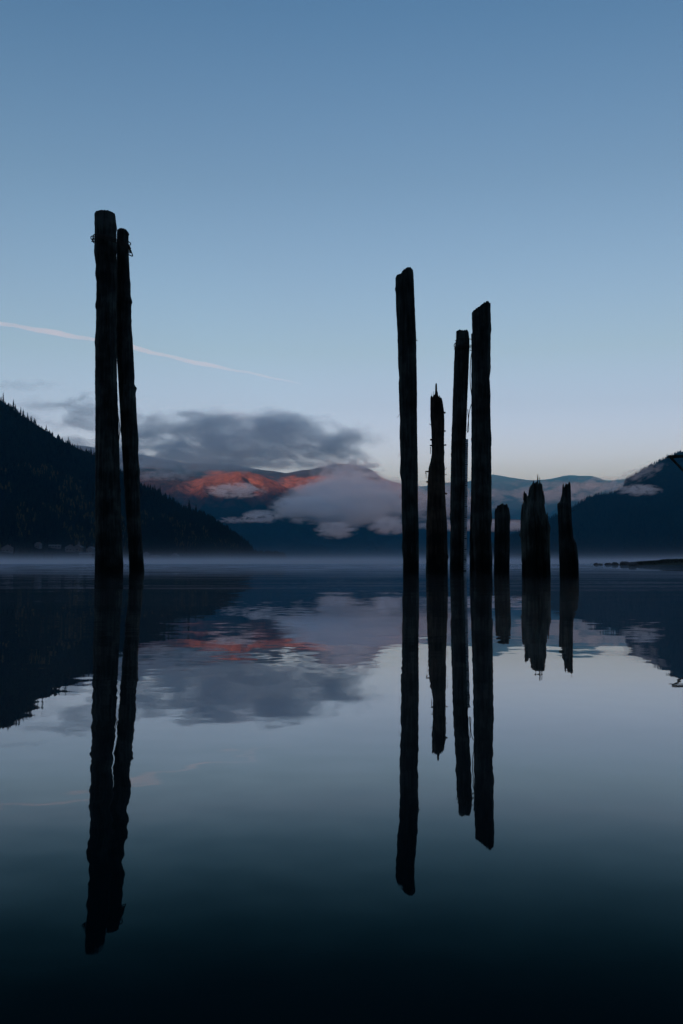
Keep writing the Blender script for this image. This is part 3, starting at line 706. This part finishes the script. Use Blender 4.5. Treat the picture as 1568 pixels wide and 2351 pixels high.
# splinters, bolts, twigs
shard(*B, 1001.2, 879.8, 912, 8.5, M['wood_brown'], bend=.3, blunt=True); shard(*B, 1002, 895, 914, 13, M['wood_brown'], dy=.02)
for x, yt, wp in ((991, 901, 1.2), (994.5, 898, 1.6), (1006, 903, 2.2), (1009, 908, 2)): shard(*B, x, yt, 914, wp, M['wood_brown'], dy=random.uniform(-.08, .08))
for pts, wp in (([(1018, 948), (1022.5, 948)], 5), ([(1019, 990), (1022.8, 990)], 4), ([(1018, 1022.5), (1024.3, 1022)], 4), ([(990, 1010), (987.2, 1010)], 5), ([(990, 1023), (986.6, 1023.5)], 4),
                ([(984, 1083), (977, 1083), (977.5, 1088)], 4), ([(983, 1106), (978.5, 1107)], 5), ([(1022, 1133), (1025.8, 1134)], 5)): stub(*B, pts, wp, M['wood_brown'], 'bolt', dy=-.03)
for pts, wp in (([(1020, 1080), (1025, 1074)], 1.2), ([(1020, 1090), (1025.6, 1089.5)], 1.4), ([(989, 976), (985, 973)], 1.6), ([(988, 1026), (988.3, 1038), (987.6, 1043)], 1.6), ([(978, 1088), (978.2, 1098)], 1.4)):
    stub(*B, pts, wp, M['wood'], 'splinter', dy=-.02)
stub(*A, [(919, 950), (911, 959)], 0.9, M['wire'], 'nail'); stub(*A, [(920, 1047), (916, 1042), (915.6, 1048.5)], 0.9, M['wire'], 'nail')
stub(*A, [(954, 781.5), (958.6, 781.5)], 2.4, M['wire'], 'bolt')
for x, yt, yb, wp in ((1202.6, 1127.4, 1142, 6.5), (1210, 1134, 1142, 2.5), (1215, 1133, 1140, 2.5), (1234.2, 1088.5, 1112, 4.2), (1236.2, 1092, 1112, 1.8), (1239.8, 1094, 1114, 3.0), (1247.8, 1126, 1152, 6), (1249, 1137, 1150, 4)):
    shard(*Gp, x, yt, yb, wp, M['wood_moss'], dy=random.uniform(-.05, .05))
shard(*Gp, 1197.5, 1158, 1172, 5, M['wood_moss'], dy=-.05); shard(*Gp, 1256, 1176, 1195, 7, M['wood_moss'])
for x, yt, wp in ((1292.8, 1109, 3), (1299.2, 1109, 3), (1304.5, 1109.3, 3), (1308, 1108, 4)): shard(*Hp, x, yt, 1118, wp, M['wood'], dy=random.uniform(-.03, .03))
shard(*Hp, 1281.5, 1154, 1166, 4, M['wood'])
stub(*Hp, [(1308, 1174), (1314, 1173.5), (1320.6, 1170.5)], 2.2, M['wood'], 'branch_stub', taper=.3)
shard(*Fp, 1137, 1168, 1180, 3, M['wood']); shard(*Fp, 1170.5, 1180, 1196, 2, M['wood']); shard(*Fp, 1150, 1157.5, 1166, 4, M['wood']); shard(*Fp, 1145, 1160, 1168, 3, M['wood'])
for pts in ([(273, 1046), (276, 1045.5)], [(274, 1063), (277.5, 1063)]): stub(*L1, pts, 0.9, M['wire'], 'nail')

# staff gauge nailed to the slim pile
def gauge():
    D = Cp[1]; e = empty('staff_gauge', (Cp[2][0], D, 0))
    t0, t1 = at(1060.3, 1010, D), at(1073, 1010, D); b0, b1 = at(1054.5, 1312, D), at(1067.8, 1312, D)
    r0 = 0.17
    V = []
    for p, dy in ((t0, -r0 - .02), (t1, -r0 + .015), (t1, -r0 + .045), (t0, -r0 + .01)): V.append((p[0] - Cp[2][0], dy, p[2]))
    for p, dy in ((b0, -r0 - .05), (b1, -r0 - .015), (b1, -r0 + .015), (b0, -r0 - .02)): V.append((p[0] - Cp[2][0], dy, -0.4))
    Fs = [(0, 1, 2, 3), (7, 6, 5, 4), (4, 5, 1, 0), (5, 6, 2, 1), (6, 7, 3, 2), (7, 4, 0, 3)]
    m, t, out = new_mat('weathered_plank'); L = t.links.new
    obj('backing_board', mesh_py('backing_board', V, Fs), M['wood_moss'], e)
    # enamel scale with printed divisions on the right half of the board
    def lerp(a, b, u): return (a[0] + (b[0] - a[0]) * u, a[1] + (b[1] - a[1]) * u, a[2] + (b[2] - a[2]) * u)
    q = [lerp(V[4], V[5], .52), lerp(V[4], V[5], .985), lerp(V[0], V[1], .985), lerp(V[0], V[1], .52)]
    front = [(x, y - .006, z) for x, y, z in q]; backv = [(x, y - .001, z) for x, y, z in q]
    V2 = front + backv
    F2 = [(0, 1, 2, 3), (7, 6, 5, 4), (0, 4, 5, 1), (1, 5, 6, 2), (2, 6, 7, 3), (3, 7, 4, 0)]
    tc = node(t, 'ShaderNodeTexCoord'); sp = node(t, 'ShaderNodeSeparateXYZ'); L(tc.outputs['Object'], sp.inputs[0])
    def stripes(period, frac):
        d = node(t, 'ShaderNodeMath', operation='DIVIDE'); d.inputs[1].default_value = period; L(sp.outputs['Z'], d.inputs[0])
        f = node(t, 'ShaderNodeMath', operation='FRACT'); L(d.outputs[0], f.inputs[0])
        l = node(t, 'ShaderNodeMath', operation='LESS_THAN'); l.inputs[1].default_value = frac; L(f.outputs[0], l.inputs[0]); return l
    uvn = node(t, 'ShaderNodeUVMap'); su = node(t, 'ShaderNodeSeparateXYZ'); L(uvn.outputs[0], su.inputs[0])
    def tick(period, frac, reach):               # printed marks starting at the left edge
        st_ = stripes(period, frac); lt = node(t, 'ShaderNodeMath', operation='LESS_THAN'); lt.inputs[1].default_value = reach; L(su.outputs['X'], lt.inputs[0])
        mu_ = node(t, 'ShaderNodeMath', operation='MULTIPLY'); L(st_.outputs[0], mu_.inputs[0]); L(lt.outputs[0], mu_.inputs[1]); return mu_
    a_ = tick(0.05, 0.34, .45); b_ = tick(0.25, 0.09, .95)
    mxm = node(t, 'ShaderNodeMath', operation='MAXIMUM'); L(a_.outputs[0], mxm.inputs[0]); L(b_.outputs[0], mxm.inputs[1])
    nz = node(t, 'ShaderNodeTexNoise'); nz.inputs['Scale'].default_value = 5; L(tc.outputs['Object'], nz.inputs['Vector'])
    rp = ramp(t, [(.35, (.30, .33, .33)), (.6, (.62, .66, .66))]); L(nz.outputs['Fac'], rp.inputs[0])
    mc = node(t, 'ShaderNodeMix'); mc.data_type = 'RGBA'
    L(mxm.outputs[0], mc.inputs['Factor']); L(rp.outputs[0], mc.inputs[6]); mc.inputs[7].default_value = (.015, .016, .017, 1)
    p = node(t, 'ShaderNodeBsdfPrincipled'); p.inputs['Roughness'].default_value = .6; L(mc.outputs[2], p.inputs['Base Color']); L(p.outputs[0], out.inputs[0])
    sm_ = mesh_py('gauge_scale', V2, F2); uvl = sm_.uv_layers.new(name='UVMap')
    for pl in sm_.polygons:
        for li in pl.loop_indices: uvl.data[li].uv = ((0, 1, 1, 0)[sm_.loops[li].vertex_index % 4], (0, 0, 1, 1)[sm_.loops[li].vertex_index % 4])
    obj('scale', sm_, m, e)
    tag(e, 'long upright water level gauge board with tick marks on the slim pile', 'gauge')
gauge()

# wires
def wire_thing(name, label, strands, D, rad=0.007, parts='strand'):
    b = at(strands[0][0][0], strands[0][0][1], D); e = empty(name, tuple(b))
    for st in strands:
        P = []
        pts = [at(p[0], p[1], D) + np.array((0, p[2] if len(p) > 2 else 0, 0)) - b for p in st]
        for i in range(len(pts) - 1):       # smooth a little
            p0 = pts[max(i - 1, 0)]; p1 = pts[i]; p2 = pts[i + 1]; p3 = pts[min(i + 2, len(pts) - 1)]
            for u in (0, .25, .5, .75):
                P.append(.5 * (2 * p1 + (p2 - p0) * u + (2 * p0 - 5 * p1 + 4 * p2 - p3) * u * u + (3 * p1 - p0 - 3 * p2 + p3) * u ** 3))
        P.append(pts[-1]); V, Fs = tube(P, rad, 6)
        obj(parts, mesh_py(parts, V, Fs), M['wire'], e)
    tag(e, label, 'wire'); return e
D1 = L1[1]
st = []
for dy_, x_ in ((0, 0), (4, -1), (8, 1)):
    st.append([(213 + x_, 548 + dy_, 0), (222, 546 + dy_, -.22), (242, 549 + dy_, -.30), (262, 554 + dy_, -.27), (280, 560 + dy_, -.24), (294, 565 + dy_, -.18), (299, 568 + dy_, -.02), (293, 566 + dy_, .2), (270, 558 + dy_, .28), (240, 550 + dy_, .30), (220, 547 + dy_, .2), (213 + x_, 548 + dy_, 0)])
st.append([(216, 545, -.1), (211, 545, -.06), (209.5, 548, -.02), (212, 552, .03), (210, 554, .02), (216, 556, -.1)])
st.append([(296, 566, -.15), (301, 576, -.1), (305, 586, -.06), (304.5, 589.5, -.04), (297, 588, -.12)])
st.append([(297, 574, -.12), (302, 577, -.08), (302.5, 582, -.05), (298, 579, -.1)])
st.append([(295, 558, -.12), (300, 559, -.05), (300, 563, -.02), (296, 565, -.1)])
wire_thing('binding_wire', 'rusty wire bound round the heads of the two left piles, looped end', st, D1, .011)
wire_thing('loose_wire', 'thin wire bowed off the right edge of the tallest left pile', [[(271, 950, -.02), (273.5, 966, -.02), (275.4, 985, -.02), (275.2, 995, -.02), (273, 1013, -.02)]], D1, .009)
Dc = Cp[1]
st = []
for dy_ in (779, 793, 796, 799):
    st.append([(1045, dy_ + 4, -.05), (1050, dy_ + 3, -.16), (1062, dy_ + 2, -.19), (1074, dy_ + 1, -.13), (1079, dy_, -.02), (1086, dy_ - .4, .05), (1100, dy_ - .4, .25)])
st.append([(1047, 788, -.1), (1043.5, 790, -.02), (1042.5, 794, .0), (1044, 799, -.02), (1043.2, 802, 0), (1046, 804, -.08)])
st.append([(1078, 804, -.03), (1083, 805, 0), (1090, 805, .1)])
wire_thing('tie_wire', 'taut wires tying the slim gauge pile to the pile beside it', st, Dc, .010)
wire_thing('hanging_wire', 'long slack wire hanging between two tall piles, ending in a loop',
           [[(1083.5, 806, .0), (1081, 822, 0), (1079.6, 845, 0), (1079.2, 870, 0), (1080.5, 890, 0), (1082.5, 905, 0), (1084, 922, 0), (1081.5, 930, -.01), (1077.5, 945, -.02), (1075.6, 960, -.02), (1074.5, 970, -.02), (1073, 984, -.02), (1072.7, 990, -.02), (1074, 993, -.02), (1075.6, 986, -.02), (1075.5, 972, -.02), (1074.6, 955, -.02), (1073.8, 940, -.02)]], Dc, .009)

# ------------------------------------------------------------------ timber bracket reaching in at the right edge
def bracket():
    D = 30.0; b = at(1625, 1300, D); b[2] = 0; e = empty('timber_bracket', tuple(b))
    def beam(name, p, q, wz, wy):
        P0 = at(p[0], p[1], D) - b; P1 = at(q[0], q[1], D) - b; d = P1 - P0; L_ = np.linalg.norm(d); d /= L_
        nrm = np.array((-d[2], 0, d[0])) * wz / 2; yv = np.array((0, wy / 2, 0))
        V = [P0 - nrm - yv, P0 + nrm - yv, P0 + nrm + yv, P0 - nrm + yv, P1 - nrm - yv, P1 + nrm - yv, P1 + nrm + yv, P1 - nrm + yv]
        Fs = [(3, 2, 1, 0), (4, 5, 6, 7), (0, 1, 5, 4), (1, 2, 6, 5), (2, 3, 7, 6), (3, 0, 4, 7)]
        obj(name, mesh_py(name, V, Fs), M['wood'], e)
    beam('beam', (1534.5, 1048.5), (1640, 1046), .085, .10)
    beam('beam_end', (1527.5, 1051), (1536, 1051), .03, .05)
    beam('brace', (1540, 1051), (1626, 1138), .05, .08)
    V, Fs = tube([(0, .13, -.8), (0, .13, 1.4), (.02, .13, float(at(1625, 1030, D)[2]))], [.17, .16, .13], 12)
    obj('post', mesh_py('bracket_post', V, Fs), M['wood'], e)
    tag(e, 'dark timber beam with diagonal brace jutting in from the right edge', 'bracket')
bracket()

# ------------------------------------------------------------------ low spit and boulders on the right
DS = 140.0
def rock(x0, x1, yt, label, seed, D=DS, kids=None):
    r = np.random.default_rng(seed); px = D / F
    c = at((x0 + x1) / 2, 1297, D); wd = (x1 - x0) / 2 * px * 1.08; h = (1297.5 - yt) * px * 0.85
    n, m = 9, 14; V = []
    for i in range(n):
        ph = -0.5 + (math.pi / 2 + 0.5) * i / (n - 1)
        for j in range(m):
            a = 2 * math.pi * j / m
            k = 1 + 0.20 * vnoise(math.cos(a) * 1.4 + seed, math.sin(a) * 1.4 + ph * 1.3) + 0.05 * r.uniform(-1, 1)
            V.append((wd * math.cos(ph) ** .7 * math.cos(a) * k if i < n - 1 else 0, wd * .8 * math.cos(ph) ** .7 * math.sin(a) * k if i < n - 1 else 0, h * math.sin(ph) * (0.8 + .2 * k)))
    Fl = grid_faces(n, m, True).reshape(-1, 4).tolist()
    o = obj('boulder', mesh_py('boulder', V, Fl), M['rock'], loc=(c[0], D + r.uniform(-1, 1), 0.0), smooth=False)
    tag(o, label, 'rock', 'boulders on the misty right shore')
rock(1360, 1371, 1292.5, 'small rounded boulder, outermost at the misty tip of the spit', 1)
rock(1373, 1387, 1294, 'low flat boulder second from the misty tip of the spit', 2)
rock(1388, 1404, 1292.3, 'sloping boulder third from the misty tip of the spit', 3)
rock(1404, 1421, 1290.5, 'humped boulder fourth from the misty tip of the spit', 4)
rock(1423, 1446, 1288.2, 'largest boulder where the spit begins to rise', 5)
rock(1446, 1468, 1287.5, 'boulder half under scrub at the inner end of the boulder row', 6, D=82)
def spit():
    px = np.linspace(1420, 2300, 120); T = np.linspace(0, 1, 20); PX, TT = np.meshgrid(px, T)
    h = np.interp(PX, [1420, 1450, 1469, 1510, 1522, 1568, 1700, 2300], [-.2, .12, .26, .38, .52, .58, .8, 1.6]) * 1.15 * 1.05
    Y = DS + 1 + TT * (8 + (PX - 1420) * .06) - 4 * np.clip((PX - 1568) / 700, 0, 1)
    Z = (h + .3) * np.sin(np.pi * np.clip(TT, 0, 1)) ** .6 - .3 + .05 * fbm(PX / 9, TT * 6, 3)
    X = xs_to_tan(PX) * Y
    o = obj('shore', mesh_np('shore', np.stack([X, Y, Z], -1).reshape(-1, 3), grid_faces(20, 120), 4), M['scrub']); o['kind'] = 'structure'
    r = np.random.default_rng(9); V = []; Fs = []
    for i in range(5200):
        pxi = 1448 + 240 * r.random() ** 1.3; t = .12 + .5 * r.random(); y = DS + 1 + t * (8 + (pxi - 1420) * .06)
        hh = float(np.interp(pxi, [1420, 1450, 1469, 1510, 1522, 1568, 1700], [-.2, .12, .26, .38, .52, .58, .8])) * 1.15 * 1.05
        z = (hh + .3) * math.sin(math.pi * t) ** .6 - .3
        if z < .03: continue
        c = np.array((float(xs_to_tan(pxi)) * y, y, z + r.uniform(0, .14)))
        a = r.normal(size=3) * .05; b = r.normal(size=3) * .05; k = len(V); V += [c - a, c + b, c + a, c - b]; Fs.append((k, k + 1, k + 2, k + 3))
    o = obj('scrub', mesh_py('scrub', V, Fs), M['scrub']); o['kind'] = 'stuff'; o['label'] = 'dark low scrub covering the shore at right'; o['category'] = 'scrub'
spit()

# ------------------------------------------------------------------ clouds hanging on the mountains
def cloud(px, py, D, wpx, hpx, dens, label, dep=None, edge=0.9, amp=2.4, ns=3.8, seed=0.0, thr=0.0, soft=.8, g=0.45, tilt=0.0, color=(.885, .96, 1.0)):
    """a soft ragged body of droplets; wpx and hpx are half sizes"""
    c = at(px, py, D); sx, sz = wpx * D / F, hpx * D / F; sy = dep or min(sx, 1.15 * sz)
    n, m = 12, 20; V = []
    for i in range(n):
        ph = -math.pi / 2 + math.pi * i / (n - 1)
        for j in range(m):
            a = 2 * math.pi * j / m
            V.append((math.cos(ph) * math.cos(a) * 1.06, math.cos(ph) * math.sin(a) * 1.06, math.sin(ph) * 1.06))
    Fl = grid_faces(n, m, True).reshape(-1, 4).tolist()
    me = mesh_py('cloud', V, Fl)
    mat, t, out = new_mat('cloud_droplets'); L = t.links.new
    tc = node(t, 'ShaderNodeTexCoord')
    ln = node(t, 'ShaderNodeVectorMath', operation='LENGTH'); L(tc.outputs['Object'], ln.inputs[0])
    mp = node(t, 'ShaderNodeMapping'); q = math.sqrt(sx * sz)
    mp.inputs['Scale'].default_value = (sx / q * .55, sy / q * .55, sz / q * 1.35); mp.inputs['Location'].default_value = (seed, seed * 1.9, seed * .7)
    L(tc.outputs['Object'], mp.inputs[0])
    nz = node(t, 'ShaderNodeTexNoise'); nz.inputs['Scale'].default_value = ns; nz.inputs['Detail'].default_value = 6; nz.inputs['Roughness'].default_value = .58
    nz.inputs['Distortion'].default_value = 0.4
    L(mp.outputs[0], nz.inputs['Vector'])
    f1 = node(t, 'ShaderNodeMath', operation='MULTIPLY_ADD'); f1.inputs[1].default_value = -edge; f1.inputs[2].default_value = edge - thr; L(ln.outputs['Value'], f1.inputs[0])
    f2 = node(t, 'ShaderNodeMath', operation='MULTIPLY_ADD'); f2.inputs[1].default_value = amp * 2; f2.inputs[2].default_value = -amp; L(nz.outputs['Fac'], f2.inputs[0])
    sm = node(t, 'ShaderNodeMath', operation='ADD'); L(f1.outputs[0], sm.inputs[0]); L(f2.outputs[0], sm.inputs[1])
    # fade to nothing at the hull
    hull = node(t, 'ShaderNodeMapRange'); hull.inputs['From Min'].default_value = 1.0; hull.inputs['From Max'].default_value = .7; L(ln.outputs['Value'], hull.inputs['Value'])
    mr = node(t, 'ShaderNodeMapRange'); mr.interpolation_type = 'SMOOTHSTEP'; mr.inputs['From Min'].default_value = 0.0; mr.inputs['From Max'].default_value = soft
    mr.inputs['To Max'].default_value = dens; L(sm.outputs[0], mr.inputs['Value'])
    mu = node(t, 'ShaderNodeMath', operation='MULTIPLY'); L(mr.outputs[0], mu.inputs[0]); L(hull.outputs[0], mu.inputs[1])
    v = node(t, 'ShaderNodeVolumePrincipled'); v.inputs['Color'].default_value = (*color, 1); v.inputs['Anisotropy'].default_value = g
    L(mu.outputs[0], v.inputs['Density']); L(v.outputs[0], out.inputs['Volume'])
    mat.cycles.volume_step_rate = 0.28
    o = obj('cloud', me, mat, loc=tuple(c)); o.scale = (sx, sy, sz); o.rotation_euler = (0, tilt, 0)
    tag(o, label, 'cloud', 'clouds low over the valley')
    return o
K = 1.0
cloud(600, 1010, 4300, 320, 84, .0120, 'large dark grey-blue cloud bank hanging above the red-lit slope', seed=1.0, edge=1.5, amp=2.4, ns=3.0, tilt=.04, soft=1.35, thr=-.2)
cloud(430, 985, 4500, 240, 52, .0105, 'upper left layer of the cloud bank, fading behind the leaning pile', seed=22.8, ns=2.8, amp=2.8, soft=1.1)
cloud(640, 968, 4400, 130, 30, .0090, 'raised dark crest of the cloud bank above the red-lit slope', seed=23.9, ns=2.8, amp=2.4, soft=1.0, thr=-.1)
cloud(745, 1045, 4200, 150, 40, .0090, 'grey right end of the cloud bank, thinning out over the ridge', seed=1.7, amp=3.0, ns=3.6, tilt=.12)
cloud(400, 1050, 4200, 240, 50, .0110, 'soft grey cloud resting on the slopes right of the leaning pile', seed=2.0, ns=3.2, amp=2.4, thr=-.2, soft=1.0)
cloud(500, 1060, 5000, 270, 30, .0150, 'white cloud strip filling the gap between bank and red-lit slope', seed=17.2, ns=3.4, amp=2.2, thr=-.1, g=-0.38)
cloud(360, 1092, 4600, 120, 15, .0130, 'pale low cloud strip touching the slope just right of the leaning pile', seed=18.4, ns=3.4, amp=2.6, thr=-.1, g=-0.38)
cloud(205, 950, 3400, 220, 54, .0100, 'faint dark cloud behind the tops of the left hill', seed=3.3, amp=3.0, ns=2.8, soft=1.1)
cloud(300, 1024, 3600, 230, 40, .0120, 'pale cloud strip low behind the two left piles', seed=4.1, amp=3.0)
cloud(40, 885, 3500, 130, 16, .0050, 'thin cloud wisp at the far left above the ridge', seed=4.9, amp=3.6)
cloud(815, 1144, 5700, 175, 62, .0170, 'big pale fog bank in front of the blue mountain at centre', seed=5.2, edge=1.5, amp=3.0, ns=3.4, thr=-.15, soft=.6, g=-0.38)
cloud(705, 1166, 5500, 95, 40, .0190, 'rounded left lobe of the central fog bank', seed=19.6, edge=1.5, ns=3.0, amp=2.6, thr=-.1, soft=.5, g=-0.38)
cloud(800, 1180, 5600, 125, 34, .0190, 'broad lower lobe of the central fog bank', seed=20.7, edge=1.5, ns=3.0, amp=2.6, thr=-.1, soft=.5, g=-0.38)
cloud(772, 1216, 5400, 56, 24, .0200, 'ragged lower tongue of the central fog bank', seed=6.3, ns=3.0, amp=3.0, thr=-.1, soft=.45, g=-0.38)
cloud(895, 1207, 5300, 58, 24, .0200, 'small pale fog patch just left of the tall pile with the rough slanting top', seed=7.7, ns=3.0, amp=2.4, thr=-.15, soft=.45, g=-0.38)
cloud(600, 1186, 5200, 52, 18, .0230, 'small drifting fog wisp low left of the central bank', seed=8.8, amp=3.0, ns=3.2, thr=-.1, soft=.45, g=-0.38)
cloud(545, 1194, 5200, 60, 9, .0200, 'thin trailing fog thread left of the small drifting wisp', seed=21.3, amp=3.2, ns=3.4, thr=-.1, soft=.5, g=-0.38)
cloud(540, 1126, 6000, 78, 21, .0230, 'pale wisp lying across the foot of the red-lit slope', seed=9.4, amp=3.0, ns=3.2, thr=-.05, soft=.5, g=-0.38)
cloud(800, 1082, 5800, 95, 38, .0130, 'thin grey cloud veil below the ridge at centre', seed=10.6, amp=2.8, ns=3.4, thr=-.1, g=-0.38)
cloud(1010, 1150, 6500, 160, 60, .0055, 'grey fog veil between the tall piles over the far ridge', seed=11.3, amp=2.7, g=-0.38)
cloud(1110, 1206, 6000, 190, 17, .0260, 'flat bright fog layer between the piles above the right hill foot', seed=12.7, amp=1.9, edge=1.4, thr=-.15, g=-0.38)
cloud(1270, 1130, 7500, 200, 32, .0050, 'thin mist veil across the far purple ridge at right', seed=13.8, amp=3.6, ns=3.4, g=-0.38)
cloud(1385, 1112, 6500, 90, 22, .0080, 'pale fog where the far ridge meets the right hill', seed=16.8, amp=3.0, ns=3.2, g=-0.38)
cloud(1466, 1125, 3300, 62, 16, .0320, 'pale fog wisp on the shoulder of the right hill', seed=14.3, amp=2.8, ns=3.2, thr=-.1, soft=.5, g=-0.38)
cloud(1468, 1088, 3500, 75, 20, .0120, 'thin fog veil climbing the crest of the right hill', seed=15.9, amp=3.4, ns=3.2, tilt=-.35, g=-0.38)

# contrail high over the left
def contrail():
    D = 28000.0; n = 40; P = []; rad = []
    for i in range(n):
        u = i / (n - 1); x = -260 + (692 + 260) * u; y = np.interp(x, [-260, 0, 220, 450, 692], [700, 743, 780, 832, 881])
        P.append(at(x, y, D) + np.array((0, 0, 12 * math.sin(i * 1.7) + 8 * math.sin(i * .6)))); rad.append((6.2 + 3.0 * math.sin(i * .9) * .4) * D / F * (1 - u ** 5 * .8))
    b = P[0]; V, Fs = tube([p - b for p in P], rad, 10)
    o = obj('contrail', mesh_py('contrail', V, Fs), even_volume('ice_crystals', (1, .97, .95), 0.0008), loc=tuple(b))
    tag(o, 'thin pinkish aircraft trail sloping down across the left sky', 'contrail')
contrail()

# ------------------------------------------------------------------ mist on the lake and haze in the valley
def mist():
    m, t, out = new_mat('lake_mist'); L = t.links.new
    geo = node(t, 'ShaderNodeNewGeometry'); sp = node(t, 'ShaderNodeSeparateXYZ'); L(geo.outputs['Position'], sp.inputs[0])
    nz = node(t, 'ShaderNodeTexNoise'); nz.inputs['Scale'].default_value = .0045; nz.inputs['Detail'].default_value = 3; L(geo.outputs['Position'], nz.inputs['Vector'])
    def mth(op, a, b):
        n = node(t, 'ShaderNodeMath', operation=op)
        for i, v in enumerate((a, b)):
            if isinstance(v, (int, float)): n.inputs[i].default_value = v
            else: L(v, n.inputs[i])
        return n.outputs[0]
    sc = mth('MULTIPLY_ADD', nz.outputs['Fac'], 4.6); sc.node.inputs[2].default_value = -0.7      # local depth of the layer
    fall = mth('POWER', 2.718, mth('DIVIDE', mth('MULTIPLY', sp.outputs['Z'], -1.0), mth('MAXIMUM', sc, 0.8)))
    st = node(t, 'ShaderNodeMapRange'); st.interpolation_type = 'SMOOTHSTEP'; st.inputs['From Min'].default_value = 60; st.inputs['From Max'].default_value = 900
    st.inputs['To Max'].default_value = 0.018; L(sp.outputs['Y'], st.inputs['Value'])
    v = node(t, 'ShaderNodeVolumePrincipled'); v.inputs['Color'].default_value = (.97, .92, 1.0, 1)
    L(mth('MULTIPLY', fall, st.outputs[0]), v.inputs['Density']); L(v.outputs[0], out.inputs['Volume'])
    m.cycles.volume_step_rate = 0.15
    V, Fs = box(-3600, 3600, 60, 4300, -.25, 26)
    o = obj('mist', mesh_py('mist', V, Fs), m)
    o['kind'] = 'stuff'; o['label'] = 'low pale mist lying over the far lake surface'; o['category'] = 'mist'
mist()
Vh, Fh = box(-27000, 27000, -23000, 27000, -1.0, 1480)
o = obj('haze', mesh_py('haze', Vh, Fh), even_volume('valley_air', (.07, .58, 1.0), 0.000038)); o['kind'] = 'stuff'
